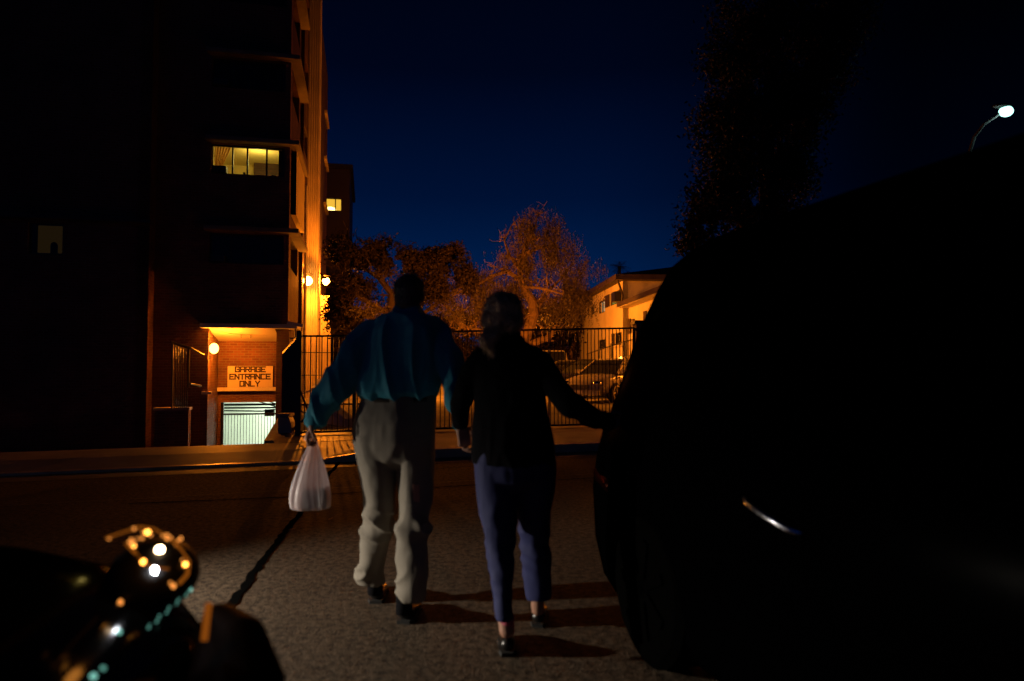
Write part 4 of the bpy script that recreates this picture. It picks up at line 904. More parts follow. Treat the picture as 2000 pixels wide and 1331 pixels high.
# ------------------------------------------------------------------ vehicles
def car(name, loc, rz, label, paint, kind='sedan', group='cars parked in the lot', root=None):
    """x forward, y left, origin on the ground at the middle"""
    t = empty(name, loc, rz); tag(t, label, 'car' if kind != 'van' else 'van', group)
    st = {'sedan': [(-2.25, .72, .45, .92), (-2.1, .84, .30, 1.00), (-1.4, .89, .22, 1.02), (0, .90, .20, .98), (1.0, .89, .20, .96), (1.5, .87, .22, .90), (2.0, .80, .27, .80), (2.22, .70, .34, .66)],
          'van': [(-2.4, .88, .40, 1.15), (-2.3, .95, .28, 1.2), (0, .96, .24, 1.18), (1.2, .95, .24, 1.15), (1.8, .92, .28, 1.08), (2.3, .82, .36, .95)]}[kind]
    def ring(x, hw_, zl_, zh, n=20):
        out = []
        for k in range(n):
            a = 2 * math.pi * k / n; cc, ss = math.cos(a), math.sin(a)
            out.append((x, hw_ * math.copysign(abs(cc) ** .45, cc), (zl_ + zh) / 2 + (zh - zl_) / 2 * math.copysign(abs(ss) ** .55, ss)))
        return out
    vs = []; n = 20
    for s_ in st: vs += ring(*s_)
    fs = [(i * n + k, (i + 1) * n + k, (i + 1) * n + (k + 1) % n, i * n + (k + 1) % n) for i in range(len(st) - 1) for k in range(n)] + [tuple(range(n)), tuple((len(st) - 1) * n + k for k in range(n - 1, -1, -1))]
    bd = MB().add(vs, fs).build('body', paint, t, True)
    if kind == 'sedan': low = [(-1.75, .74), (1.05, .76)]; hi = [(-.95, .56), (.25, .58)]; zb_, zt_ = .95, 1.42
    else: low = [(-2.3, .86), (1.5, .86)]; hi = [(-2.15, .74), (.75, .74)]; zb_, zt_ = 1.12, 1.95
    A = [(low[0][0], -low[0][1], zb_), (low[1][0], -low[1][1], zb_), (low[1][0], low[1][1], zb_), (low[0][0], low[0][1], zb_)]
    B = [(hi[0][0], -hi[0][1], zt_), (hi[1][0], -hi[1][1], zt_), (hi[1][0], hi[1][1], zt_), (hi[0][0], hi[0][1], zt_)]
    gm = MB().add(A + B, [(0, 1, 5, 4), (1, 2, 6, 5), (2, 3, 7, 6), (3, 0, 4, 7), (4, 5, 6, 7)]); gm.build('glasshouse', M['glass'], t)
    rf_ = MB()
    rf_.add([(x, y, zt_ + .005) for x, y, _ in B] + [(x * .9, y * .85, zt_ + .06) for x, y, _ in B], [(0, 1, 5, 4), (1, 2, 6, 5), (2, 3, 7, 6), (3, 0, 4, 7), (4, 5, 6, 7), (3, 2, 1, 0)])
    for i in range(4): rf_.beam(A[i], B[i], .06, .06)
    for sgn in (0, 1):
        a_, b__ = (Vector(A[0]).lerp(Vector(A[1]), .5), Vector(B[0]).lerp(Vector(B[1]), .5)) if sgn == 0 else (Vector(A[3]).lerp(Vector(A[2]), .5), Vector(B[3]).lerp(Vector(B[2]), .5)); rf_.beam(a_, b__, .06, .03)
    rf_.build('roof', paint, t)
    x_f = st[-1][0]
    for wx in (-1.35, 1.38):
        for sy in (-1, 1):
            y = sy * (st[2][1] - .08); w_ = MB(); w_.tube([(wx, y - .11, .33), (wx, y - .08, .33), (wx, y + .08, .33), (wx, y + .11, .33)], [.29, .33, .33, .29], 24); wh = w_.build('wheel', M['rubber'], t, False)
            rm_ = MB(); yo = y + sy * .105
            rm_.tube([(wx, yo, .33), (wx, yo + sy * .012, .33)], [.07, .06], 14)
            for k in range(5): a = k * 2 * math.pi / 5; rm_.beam((wx, yo + sy * .008, .33), (wx + math.cos(a) * .22, yo + sy * .008, .33 + math.sin(a) * .22), .05, .015, up=(0, 1, 0))
            for k in range(24): a = k * math.pi / 12; c_ = (k + 1) * math.pi / 12; rm_.beam((wx + math.cos(a) * .23, yo, .33 + math.sin(a) * .23), (wx + math.cos(c_) * .23, yo, .33 + math.sin(c_) * .23), .03, .025, up=(0, 1, 0))
            rm_.build('rim', M['chrome'], wh)
    for sy in (-1, 1):
        zz = .64 if kind == 'sedan' else .80
        MB().ball((x_f - .13, sy * .58, zz), (.14, .17, .085), 14, 8).build('headlight', M['chrome'], t, True)
        MB().ball((st[0][0] + .07, sy * .62, zz + .14), (.07, .14, .08), 12, 8).build('tail_light', M['amber_plastic'], t, True)
        MB().box(low[1][0] - .25, low[1][0] - .1, sy * (low[1][1] + .16) - .08, sy * (low[1][1] + .16) + .08, zb_ + .02, zb_ + .14).build('mirror', paint, t)
    MB().box(x_f - .06, x_f + .04, -.36, .36, .44, .60).build('grille', M['dark'], t)
    MB().box(x_f - .10, x_f + .10, -.72, .72, .28, .42).build('bumper', paint, t)
    MB().box(x_f + .102, x_f + .11, -.16, .16, .31, .41).build('number_plate', M['cream'], t)
    return t
q = on(1212, 800, .12); car('parked_car', (q.x + .55, 24.2, .122), R(-128), 'pale parked car with bright bumper, nearest behind the fence', M['paint_white'])
q = P(1158, 760, 26.5); car('parked_car', (q.x, 27.0, .122), R(-140), 'black parked car with a spoked wheel showing behind the fence', M['paint_black'])
q = P(1118, 750, 30); car('parked_car', (q.x, 31.0, .122), R(-140), 'grey parked car with glinting headlight, second row behind the fence', M['paint_grey'])
q = P(1090, 735, 33); car('parked_van', (q.x - .2, 35.5, .122), R(-95), 'boxy pale van parked under the weeping tree', M['paint_white'], 'van', None)

# near parked car whose lamp corner fills the lower left of the picture
nc = empty('near_car', (0, 0, 0)); tag(nc, 'black parked car corner with glittering amber and teal lamp at lower left', 'car')
HDG = math.atan(.15); ncx, ncy = -2.62, .82
nc.location = (ncx, ncy, 0); nc.rotation_euler = (0, 0, HDG); NF = Frame(ncx, ncy, HDG)
st = [(-2.3, .72, .45, .90), (-2.15, .84, .30, 1.02), (-1.4, .89, .22, 1.06), (0, .90, .20, 1.02), (.7, .90, .20, .985), (1.2, .885, .20, .95), (1.5, .87, .22, .915), (1.72, .83, .25, .865), (1.88, .76, .29, .80), (1.98, .66, .34, .72), (2.02, .5, .4, .64)]
vs = []; n = 40
for (x, hw_, zl_, zh) in st:
    for k in range(n):
        a = 2 * math.pi * k / n; cc, ss = math.cos(a), math.sin(a); vs.append((x, hw_ * math.copysign(abs(cc) ** .45, cc), (zl_ + zh) / 2 + (zh - zl_) / 2 * math.copysign(abs(ss) ** .5, ss)))
fs = [(i * n + k, (i + 1) * n + k, (i + 1) * n + (k + 1) % n, i * n + (k + 1) % n) for i in range(len(st) - 1) for k in range(n)] + [tuple(range(n)), tuple((len(st) - 1) * n + k for k in range(n - 1, -1, -1))]
MB().add(vs, fs).build('body', M['paint_near'], nc, True)
A = [(-1.75, -.74, 1.0), (.75, -.76, 1.0), (.75, .76, 1.0), (-1.75, .74, 1.0)]; B = [(-1.0, -.56, 1.44), (-.1, -.58, 1.44), (-.1, .58, 1.44), (-1.0, .56, 1.44)]
MB().add(A + B, [(0, 1, 5, 4), (1, 2, 6, 5), (2, 3, 7, 6), (3, 0, 4, 7)]).build('glasshouse', M['glass'], nc)
rf_ = MB().add([(x, y, 1.443) for x, y, _ in B] + [(x * .9, y * .85, 1.50) for x, y, _ in B], [(0, 1, 5, 4), (1, 2, 6, 5), (2, 3, 7, 6), (3, 0, 4, 7), (4, 5, 6, 7), (3, 2, 1, 0)])
for i in range(4): rf_.beam(A[i], B[i], .06, .06)
rf_.build('roof', M['paint_near'], nc)
for wx in (-1.35, 1.2):
    for sy in (-1, 1):
        y = sy * .81; w_ = MB().tube([(wx, y - .11, .33), (wx, y - .08, .33), (wx, y + .08, .33), (wx, y + .11, .33)], [.29, .33, .33, .29], 28).build('wheel', M['rubber'], nc)
        MB().tube([(wx, y + sy * .112, .33), (wx, y + sy * .12, .33)], .2, 20).build('rim', M['chrome'], w_)
def NL(px, py, d): return Vector(NF.loc(P(px, py, d)))
# lamp housing; emissive beads stand in for the reflections in it
from mathutils.bvhtree import BVHTree
_car = [o for o in nc.children if o.name.startswith('body')][0]
hd = MB(); hcn = NL(300, 1125, 1.66); hd.ball(hcn, (.10, .13, .085), 24, 14); hd = hd.build('headlight', M['plastic'], nc, True)
_tr = [BVHTree.FromPolygons([tuple(v.co) for v in o.data.vertices], [tuple(p.vertices) for p in o.data.polygons]) for o in (_car, hd)]
def on_lamp(px, py, off=.006):
    o_ = Vector(NF.loc(Vector((0, 0, CH)))); d_ = (NL(px, py, 1.0) - o_).normalized(); best = None
    for t_ in _tr:
        h_ = t_.ray_cast(o_, d_)
        if h_[0] is not None and (best is None or h_[3] < best): best = h_[3]
    return o_ + d_ * ((best if best else 1.75) - off)
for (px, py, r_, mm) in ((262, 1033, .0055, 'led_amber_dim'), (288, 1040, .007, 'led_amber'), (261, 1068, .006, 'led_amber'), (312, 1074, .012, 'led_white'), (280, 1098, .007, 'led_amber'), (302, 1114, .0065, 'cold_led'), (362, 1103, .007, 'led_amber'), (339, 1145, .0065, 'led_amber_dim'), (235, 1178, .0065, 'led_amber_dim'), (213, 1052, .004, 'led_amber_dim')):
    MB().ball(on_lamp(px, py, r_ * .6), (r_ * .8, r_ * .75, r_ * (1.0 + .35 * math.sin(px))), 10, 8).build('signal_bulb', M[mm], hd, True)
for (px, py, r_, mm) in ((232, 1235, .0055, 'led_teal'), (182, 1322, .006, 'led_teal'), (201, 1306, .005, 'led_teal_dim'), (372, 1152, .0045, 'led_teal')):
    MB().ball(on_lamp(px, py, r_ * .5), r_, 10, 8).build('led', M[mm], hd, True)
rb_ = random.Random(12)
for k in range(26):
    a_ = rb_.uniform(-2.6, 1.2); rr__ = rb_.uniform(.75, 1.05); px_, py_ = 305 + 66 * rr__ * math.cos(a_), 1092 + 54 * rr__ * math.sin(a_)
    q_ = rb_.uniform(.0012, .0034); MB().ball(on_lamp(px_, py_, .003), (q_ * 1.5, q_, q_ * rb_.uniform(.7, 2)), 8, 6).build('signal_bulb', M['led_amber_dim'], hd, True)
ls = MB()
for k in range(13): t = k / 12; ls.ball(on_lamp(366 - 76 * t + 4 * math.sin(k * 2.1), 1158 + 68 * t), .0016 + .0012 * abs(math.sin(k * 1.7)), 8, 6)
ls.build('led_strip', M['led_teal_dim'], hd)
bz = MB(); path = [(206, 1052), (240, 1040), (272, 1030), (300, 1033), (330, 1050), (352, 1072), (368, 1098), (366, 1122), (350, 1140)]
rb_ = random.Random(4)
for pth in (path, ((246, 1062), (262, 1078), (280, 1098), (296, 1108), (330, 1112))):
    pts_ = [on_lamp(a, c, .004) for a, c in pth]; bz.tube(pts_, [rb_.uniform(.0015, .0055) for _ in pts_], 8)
bz.build('amber_light_guide', emit('amber_guide', (1, .26, .02), .22), hd)  # orange reflection along the rim, put in as a self-lit colour
lc = NL(305, 1085, 1.50); light('signal_light', 'POINT', lc + Vector((.02, 0, .03)), .25, (1, .35, .05), nc, .02)  # small light added to go with the amber glints
# second rounded piece: the bumper horn, its amber edge reflection a self-lit strip
bh = MB(); bh.chain([(NL(430, 1215, 1.62), .045), (NL(470, 1255, 1.56), .06), (NL(480, 1345, 1.5), .085)]); bh.chain([(NL(425, 1235, 1.6), .04), (NL(420, 1335, 1.5), .06)])
organic('bumper', bh, M['dark_bumper'], nc, .008, 6)
MB().tube([NL(408, 1178, 1.50), NL(403, 1215, 1.49), NL(399, 1252, 1.48)], .0075, 8).build('side_reflector', emit('amber_marker', (1, .25, .02), .20), nc)  # reflection on the bumper edge put in as a self-lit strip

# black van parked on the right, seen along its flank; its far end leans away above the walkers' side of the street
VH = math.atan(.27); VA = R(90) + VH; vcx, vcy = 1.96, 1.86
vn = empty('parked_van', (vcx, vcy, 0), VA); tag(vn, 'large black van parked close on the right, its roof sloping out of the picture', 'van')
VF = Frame(vcx, vcy, VA)
lv_ = [(.13, .93, 2.28, 2.20), (.22, .975, 2.36, 2.26), (.40, 1.0, 2.42, 2.30), (.66, 1.005, 2.44, 2.32), (.83, 1.0, 2.40, 2.30), (.98, .98, 2.35, 2.28), (1.08, .955, 2.30, 2.26), (1.5, .855, 2.14, 2.20), (1.72, .785, 2.04, 2.12), (1.83, .735, 1.98, 2.06), (1.91, .655, 1.91, 1.98), (1.96, .57, 1.84, 1.9), (1.995, .465, 1.72, 1.8), (2.01, .30, 1.5, 1.6)]
vb = MB(); vb.loft([(((a - c) / 2, 0, z), (a + c) / 2, w) for z, w, a, c in lv_], 96, 11.0); vb.build('body', M['paint_van'], vn, True)
def vw(z): return float(np.interp(z, [q[0] for q in lv_], [q[1] for q in lv_]))
for (x0, x1) in ((-2.0, -.95), (-.85, .35), (.45, 1.45)):
    zs_ = (1.12, 1.3, 1.5, 1.68)
    for sgn in (-1, 1):
        gw = MB()
        for za, zb in zip(zs_, zs_[1:]):
            gw.quad((x0 + .0, sgn * (vw(za) + .003), za), (x1 - (za - 1.12) * .18, sgn * (vw(za) + .003), za), (x1 - (zb - 1.12) * .18, sgn * (vw(zb) + .003), zb), (x0, sgn * (vw(zb) + .003), zb))
        gw.build('side_window', M['van_glass'], vn)
for wx in (-1.45, 1.55):
    for sy in (-1, 1):
        y = sy * .90; w_ = MB().tube([(wx, y - .11, .34), (wx, y - .08, .34), (wx, y + .085, .34), (wx, y + .108, .34)], [.29, .34, .34, .30], 32).build('wheel', M['tyre'], vn)
        q = MB(); yo = y + sy * .108
        q.tube([(wx, yo, .34), (wx, yo + sy * .012, .34)], [.07, .05], 16)
        for k in range(7): a = k * 2 * math.pi / 7; q.beam((wx, yo + sy * .006, .34), (wx + math.cos(a) * .22, yo + sy * .006, .34 + math.sin(a) * .22), .045, .012, up=(0, 1, 0))
        q.build('hubcap', M['tyre'], w_)
for sy in (-1, 1):
    MB().chain([((2.22, sy * .90, .74), .07), ((1.98, sy * .965, .72), .045)]).build('lamp_cluster', paint_gloss('red_lamp_lens', (.006, .001, .001), (1, .3, .2), .01, .2), vn, True)
    MB().tube([(-.34, sy * 1.0, .885), (-.30, sy * 1.026, .892), (-.20, sy * 1.036, .913), (-.10, sy * 1.028, .930), (-.05, sy * 1.0, .935)], .010, 10).build('door_handle', M['satin'], vn, True)
    MB().box(.398, .402, sy * 1.0 - .010, sy * 1.0 + .004, .4, .84).build('door_seam', M['tyre'], vn)
hx = VF.loc(P(1518, 995, 2.27))
for o_ in list(vn.children):
    if o_.name.startswith('door_handle'): o_.location = (hx[0] + .14, 0, hx[2] - .915)
MB().box(-2.36, -2.24, -.80, .80, .32, .52).build('bumper', M['tyre'], vn); MB().box(2.34, 2.48, -.82, .82, .20, .48).build('bumper', M['tyre'], vn)

# unseen motor scooter added at the left: its headlamp lights the walkers' legs
SX, SY, SZ = -3.85, 3.22, .72
ms = empty('motor_scooter', (SX - .25, SY - .08, 0), R(10)); tag(ms, 'scooter with its headlamp on, standing to the left of the walkers', 'scooter')
MB().chain([((0, 0, .62), .10), ((-.15, 0, .45), .13), ((-.25, 0, .30), .10), ((-.6, 0, .28), .10), ((-.85, 0, .5), .15), ((-1.2, 0, .55), .13)]).build('body', M['paint_black'], ms, True)
MB().chain([((-.7, 0, .78), .09), ((-1.15, 0, .80), .10)]).build('seat', M['leather'], ms, True)
for x in (.12, -1.15):
    w_ = MB().tube([(x, -.05, .24), (x, -.03, .24), (x, .03, .24), (x, .05, .24)], [.2, .24, .24, .2], 24).build('wheel', M['rubber'], ms)
    MB().tube([(x, -.055, .24), (x, .055, .24)], .12, 16).build('rim', M['chrome'], w_)
MB().tube([(.12, .07, .24), (-.02, .07, .8)], .018, 8).tube([(.12, -.07, .24), (-.02, -.07, .8)], .018, 8).build('fork', M['chrome'], ms)
MB().tube([(-.14, -.33, .98), (-.06, -.15, .96), (-.04, 0, .9), (-.06, .15, .96), (-.14, .33, .98)], .016, 8).build('handlebar', M['plastic'], ms)
MB().ball((.07, 0, SZ), (.06, .08, .08), 16, 10).build('headlamp', emit('headlamp_lens', (1, .93, .80), 30), ms, True)
aim = Vector((-.35, 3.72, -.05)); src = Vector((SX, SY, SZ)); dr = aim - src
hlm = light('headlamp_beam', 'SPOT', src + dr.normalized() * .24, 560, (1, .88, .72), None, .03, dr.to_track_quat('-Z', 'Y').to_euler(), spot_size=R(88), spot_blend=1.0)

vd = (aim - src).normalized(); vh = Vector((vd.x, vd.y, 0)).normalized(); vc = src + vd * .24 + vh * .12; vs_ = Vector((-vh.y, vh.x, 0))
vz = vc.z = (src + vd * .24).z
msi = Matrix.Translation(ms.location) @ Matrix.Rotation(R(10), 4, 'Z'); msi = msi.inverted()
q0 = msi @ (vc + Vector((0, 0, .051))); MB().beam(q0 - (msi.to_3x3() @ vs_) * .16, q0 + (msi.to_3x3() @ vs_) * .16, .012, .10).build('lamp_visor', M['plastic'], ms)  # unseen flag added to cut the beam above the walkers' legs

# ------------------------------------------------------------------ people
def hand(mb, wrist, d, nrm, curl=.9, left=False, sc=1.0, spread=.0):
    d = Vector(d).normalized(); nrm = Vector(nrm); nrm = (nrm - d * nrm.dot(d)).normalized(); s_ = d.cross(nrm) * (1 if left else -1)
    w = Vector(wrist)
    for k in range(4): a = w + s_ * (.028 - k * .0185) * sc; mb.capsule(w + s_ * (.016 - k * .011) * sc, .017 * sc, a + d * .085 * sc, .0125 * sc, 8)
    for k, ln in enumerate((.072, .080, .075, .058)):
        p = w + (s_ * (.029 - k * .0195) + d * .092) * sc; v = d + s_ * spread * (1.5 - k) * .2; ang = 0
        for j, f in enumerate((.45, .32, .25)):
            ang = curl * (j + .6) * (1 + .06 * k); dv = (v.normalized() * math.cos(ang) + nrm * math.sin(ang)); q = p + dv * ln * f * sc
            mb.capsule(p, (.0095 - .0008 * j) * sc, q, (.0088 - .0008 * j) * sc, 8); p = q
    p = w + (s_ * .03 + d * .02) * sc
    for j, (ln, dv) in enumerate(((.038, d * .6 + s_ * .7 + nrm * .35), (.032, d * .75 + s_ * .1 + nrm * .65), (.024, d * .6 - s_ * .3 + nrm * .7))):
        q = p + dv.normalized() * ln * sc; mb.capsule(p, (.0125 - .0015 * j) * sc, q, (.011 - .0012 * j) * sc, 8); p = q
def head(mb, c, sc=1.0, yaw=0.0, neck=None):
    """head facing away along +y turned by yaw; c = centre of the skull"""
    c = Vector(c); Rz = Matrix.Rotation(yaw, 3, 'Z')
    def q(x, y, z): return c + Rz @ Vector((x, y, z)) * sc
    def e(p, r): 
        m = MB().ball((0, 0, 0), [v * sc for v in r], 18, 14); mb.add([Rz @ Vector(v) + p for v in m.v], m.f)
    e(q(0, -.005, .02), (.075, .093, .088)); e(q(0, .03, -.035), (.062, .068, .075)); e(q(0, .055, -.085), (.030, .028, .022))   # skull, face, chin
    e(q(0, .10, -.020), (.012, .016, .022)); mb.capsule(q(0, .09, .005), .009 * sc, q(0, .112, -.030), .012 * sc)               # nose
    e(q(0, .092, -.055), (.024, .010, .006)); e(q(0, .090, -.066), (.021, .010, .007))                                         # lips
    for s_ in (-1, 1):
        e(q(s_ * .03, .083, .008), (.017, .012, .011)); e(q(s_ * .03, .088, .024), (.022, .010, .006)); e(q(s_ * .077, -.002, -.012), (.010, .020, .032)); e(q(s_ * .045, .062, -.035), (.020, .020, .02))
    if neck: mb.capsule(q(0, -.01, -.06), .056 * sc, neck, .065 * sc)
def shoe(parent, heel, yaw=0.0, pitch=0.0, L_=.28, w=.046, m='leather'):
    """toe points along +y turned by yaw; pitch lifts the heel"""
    b_ = MB()
    sec = [(.0, .7, .030, .075), (.05, 1.0, .040, .085), (.10, .95, .045, .085), (.15, .95, .035, .062), (.20, 1.08, .027, .052), (.25, .9, .022, .044), (.285, .45, .012, .03)]
    mm = Matrix.Rotation(yaw, 3, 'Z') @ Matrix.Rotation(-pitch, 3, 'X')
    vs = []; n = 14
    for (y, ww, zm, zh) in sec:
        for k in range(n):
            a = 2 * math.pi * k / n; z = .018 + (zh - .018) * (.5 + .5 * math.sin(a)); x = w * ww * math.copysign(abs(math.cos(a)) ** .7, math.cos(a)) * (1 - .35 * max(0, math.sin(a)))
            vs.append(mm @ Vector((x, (y - .03) * L_ / .28, z)) + Vector(heel))
    fs = [(i * n + k, i * n + (k + 1) % n, (i + 1) * n + (k + 1) % n, (i + 1) * n + k) for i in range(len(sec) - 1) for k in range(n)] + [tuple(range(n - 1, -1, -1)), tuple((len(sec) - 1) * n + k for k in range(n))]
    b_.add(vs, fs)
    o = b_.build('shoe', M[m], parent, True); s2 = o.modifiers.new('s', 'SUBSURF'); s2.levels = 1; s2.render_levels = 1
    so = MB(); vs = []
    for (y, ww, zm, zh) in sec:
        for x_, z_ in ((-1, .0), (1, .0), (1, .018), (-1, .018)): vs.append(mm @ Vector((x_ * w * ww * 1.04, (y - .03) * L_ / .28, z_ + (.0 if y > .12 else -.0))) + Vector(heel))
    fs = [(i * 4 + k, i * 4 + (k + 1) % 4, (i + 1) * 4 + (k + 1) % 4, (i + 1) * 4 + k) for i in range(len(sec) - 1) for k in range(4)] + [(3, 2, 1, 0), tuple((len(sec) - 1) * 4 + k for k in range(4))]
    so.add(vs, fs).build('sole', M['rubber'], o)
    return o
def rg(xl_, xr, py, d, ry):
    a = P(xl_, py, d); c = P(xr, py, d); return ((a + c) / 2, (c.x - a.x) / 2, ry)

def hairify(o, n, ln, wid, curl=.3, seed=1, down=1.0):
    me = o.data; k = len(me.vertices); co = np.empty(k * 3); me.vertices.foreach_get('co', co); co = co.reshape(-1, 3); no = np.empty(k * 3); me.vertices.foreach_get('normal', no); no = no.reshape(-1, 3)
    g_ = np.random.default_rng(seed); vs, fs = [tuple(v) for v in co], [tuple(p.vertices) for p in me.polygons]
    for i in g_.integers(0, k, n):
        p = Vector(co[i]); nn_ = Vector(no[i]); d = Vector((0, 0, -down)); d = d - nn_ * d.dot(nn_); d = d + Vector(g_.normal(size=3) * curl); d = (d.normalized() + nn_ * .35).normalized()
        L_ = ln * g_.uniform(.5, 1.3); sd = d.cross(nn_).normalized() * wid; q = p + d * L_ * .5 + nn_ * .003; e = q + (d - nn_ * .3 + Vector(g_.normal(size=3) * curl * .6)).normalized() * L_ * .5
        b0 = len(vs); vs += [tuple(p - sd), tuple(p + sd), tuple(q + sd * .8), tuple(q - sd * .8), tuple(e)]; fs += [(b0, b0 + 1, b0 + 2, b0 + 3), (b0 + 3, b0 + 2, b0 + 4)]
    m2_ = bpy.data.meshes.new('hair'); m2_.from_pydata(vs, [], fs); m2_.materials.append(me.materials[0]); m2_.polygons.foreach_set('use_smooth', [True] * len(m2_.polygons)); o.data = m2_
# ---- the man in the teal shirt
man = empty('person', (0, 0, 0)); tag(man, 'person in a teal shirt and grey slacks carrying a white plastic bag', 'person')
D = 3.75
mb = MB(); head(mb, P(800, 580, D), 1.0, R(-6), P(800, 625, D + .01))
mb.loft([rg(790, 812, 612, D, .05), rg(755, 845, 628, D, .08), rg(728, 862, 650, D, .10), rg(722, 860, 700, D, .11), rg(730, 838, 770, D, .10), rg(712, 835, 830, D, .11), rg(735, 820, 870, D, .09)][::-1])
wl_ = P(611, 826, 3.68); wr_ = P(903, 836, 3.50)
mb.chain([(P(728, 655, D), .055), (P(660, 752, 3.72), .042), (wl_, .028)]); mb.chain([(P(858, 655, D), .055), (P(884, 750, 3.64), .042), (wr_, .028)])
mb.chain([(P(738, 850, D), .085), (P(741, 1005, 3.74), .055), (P(733, 1140, 3.87), .036)]); mb.chain([(P(808, 850, D), .085), (P(811, 1005, 3.66), .055), (P(789, 1185, 3.60), .036)])
hd_l = (P(611, 826, 3.68) - P(640, 785, 3.7)).normalized()
hand(mb, wl_ + hd_l * .0, (hd_l + Vector((0, 0, -.8))), (.9, .2, .2), .95, left=True, sc=.95)
hand(mb, wr_, (.12, -.1, -1), (.8, -.3, .1), .7, left=False, sc=.95)
organic('body', mb, M['skin'], man, .0048, 2)
# shirt: blouson of loose cloth tucked at the waist
def shirt_fold(x, y, z):
    a = ridge(x * 5.5 + z * .9, y * 5, z * 1.1 + 4); b_ = ridge(x * 11 - z * 2.0, y * 9, z * 2.6)
    c_ = max(0, ridge(x * 9 + z * 1.5, y * 7, z * 1.6 + 9)) ** 1.6
    return .016 * (a - .55) + .026 * (c_ - .3) + .006 * (b_ - .5) + .004 * nz(x * 30, y * 30, z * 14)
mb = MB()
mb.loft([rg(775, 826, 601, D, .068), rg(768, 832, 612, D, .08), rg(745, 852, 622, D, .098), rg(716, 870, 642, D, .125), rg(708, 876, 670, D, .14), rg(706, 872, 710, D, .15), rg(702, 864, 745, D, .158), rg(702, 858, 765, D, .155), rg(712, 850, 776, D, .13)][::-1], 32)
mb.chain([(P(726, 656, D), .080), (P(690, 700, D), .092), (P(658, 752, 3.72), .084), (P(634, 790, 3.70), .068), (P(620, 812, 3.69), .048), (P(615, 822, 3.685), .040)])
mb.chain([(P(852, 660, D), .076), (P(876, 700, 3.69), .078), (P(884, 750, 3.64), .060), (P(893, 795, 3.57), .046), (P(901, 828, 3.51), .038)])
organic('shirt', mb, M['shirt'], man, .007, 5, shirt_fold)
mb = MB(); mb.loft([rg(776, 825, 609, D, .066), rg(779, 822, 597, D + .004, .060)], 28); organic('collar', mb, M['shirt'], man, .005, 3)
cf = MB(); cf.chain([(P(617, 817, 3.685), .046), (P(612, 825, 3.68), .042)]); cf.build('cuff', M['shirt'], man, True)
# slacks
def slack_fold(x, y, z):
    k = max(0, 1 - abs(z - .47) / .16) ; lo = max(0, 1 - abs(z - .18) / .2)
    return .016 * (ridge(x * 5, y * 5, z * 1.2 + 2) - .5) + k * .032 * (max(0, ridge(x * 5 + z * 5, y * 5, z * 6.5)) ** 2 - .3) + lo * .030 * (max(0, ridge(x * 5 - z * 5, y * 5, z * 5.5 + 3)) ** 2 - .3) + .003 * nz(x * 25, y * 25, z * 14)
mb = MB()
mb.loft([rg(706, 850, 772, D, .115), rg(702, 850, 790, D, .12), rg(693, 849, 825, D, .145), rg(691, 849, 860, D, .15), rg(697, 848, 890, D, .13), rg(715, 838, 912, D, .08)][::-1], 32)
mb.loft([rg(693, 772, 850, D, .125), rg(696, 776, 890, D, .12), rg(704, 774, 940, D, .10), rg(710, 771, 985, D, .088), rg(712, 768, 1015, 3.76, .085), rg(705, 760, 1060, 3.80, .078), rg(700, 755, 1100, 3.84, .078), rg(697, 752, 1128, 3.87, .080), rg(697, 752, 1136, 3.875, .080)][::-1], 28)
mb.loft([rg(772, 848, 850, D, .125), rg(774, 848, 890, D, .12), rg(778, 846, 940, 3.73, .10), rg(781, 842, 985, 3.70, .088), rg(779, 838, 1020, 3.66, .088), rg(774, 838, 1060, 3.63, .09), rg(776, 838, 1100, 3.61, .088), rg(779, 833, 1135, 3.60, .08), rg(780, 826, 1170, 3.59, .07)][::-1], 28)
organic('slacks', mb, M['slacks'], man, .007, 4, slack_fold)
mb = MB(); mb.loft([rg(705, 851, 784, D, .122), rg(706, 850, 774, D, .120)], 36); mb.build('belt', M['leather'], man, True)
# grey hair, close cropped
hcn = P(800, 576, D)
mb = MB(); mb.ball(hcn + Vector((0, -.012, .022)), (.083, .097, .088), 24, 18); mb.ball(hcn + Vector((0, -.045, -.03)), (.066, .058, .058), 20, 14)
hairify(organic('hair', mb, M['hair_grey'], man, .006, 2, lambda x, y, z: .004 * nz(x * 60, y * 60, z * 40)), 5000, .022, .0009, .45, 2)
shoe(man, (P(733, 1160, 3.87).x, 3.90, .0), R(4)); shoe(man, (P(789, 1200, 3.58).x, 3.60, .0), R(-6))

for (a, b_) in ((P(733, 1118, 3.865), P(733, 1158, 3.885)), (P(791, 1150, 3.60), P(789, 1198, 3.60))): MB().tube([a, (a + b_) / 2, b_], [.047, .045, .043], 16).build('sock', M['jacket'], man, True)

# ---- plastic bag hanging from his left hand
hp = wl_ + (hd_l + Vector((0, 0, -.8))).normalized() * .085
bb = empty('plastic_bag', P(606, 1000, 3.72)); tag(bb, 'white translucent plastic carrier bag hanging from the hand of the person in teal', 'bag')
bz_ = P(606, 998, 3.72)
pbm = bpy.data.materials.new('thin_white_plastic'); pbm.use_nodes = True; t_ = pbm.node_tree; pr_b = t_.nodes['Principled BSDF']
pr_b.inputs['Base Color'].default_value = (.80, .74, .76, 1); pr_b.inputs['Roughness'].default_value = .35
tr = t_.nodes.new('ShaderNodeBsdfTranslucent'); tr.inputs[0].default_value = (.80, .70, .72, 1); tp = t_.nodes.new('ShaderNodeBsdfTransparent'); tp.inputs[0].default_value = (.95, .93, .95, 1)
m1 = t_.nodes.new('ShaderNodeMixShader'); m1.inputs[0].default_value = .35; m2 = t_.nodes.new('ShaderNodeMixShader'); m2.inputs[0].default_value = .34
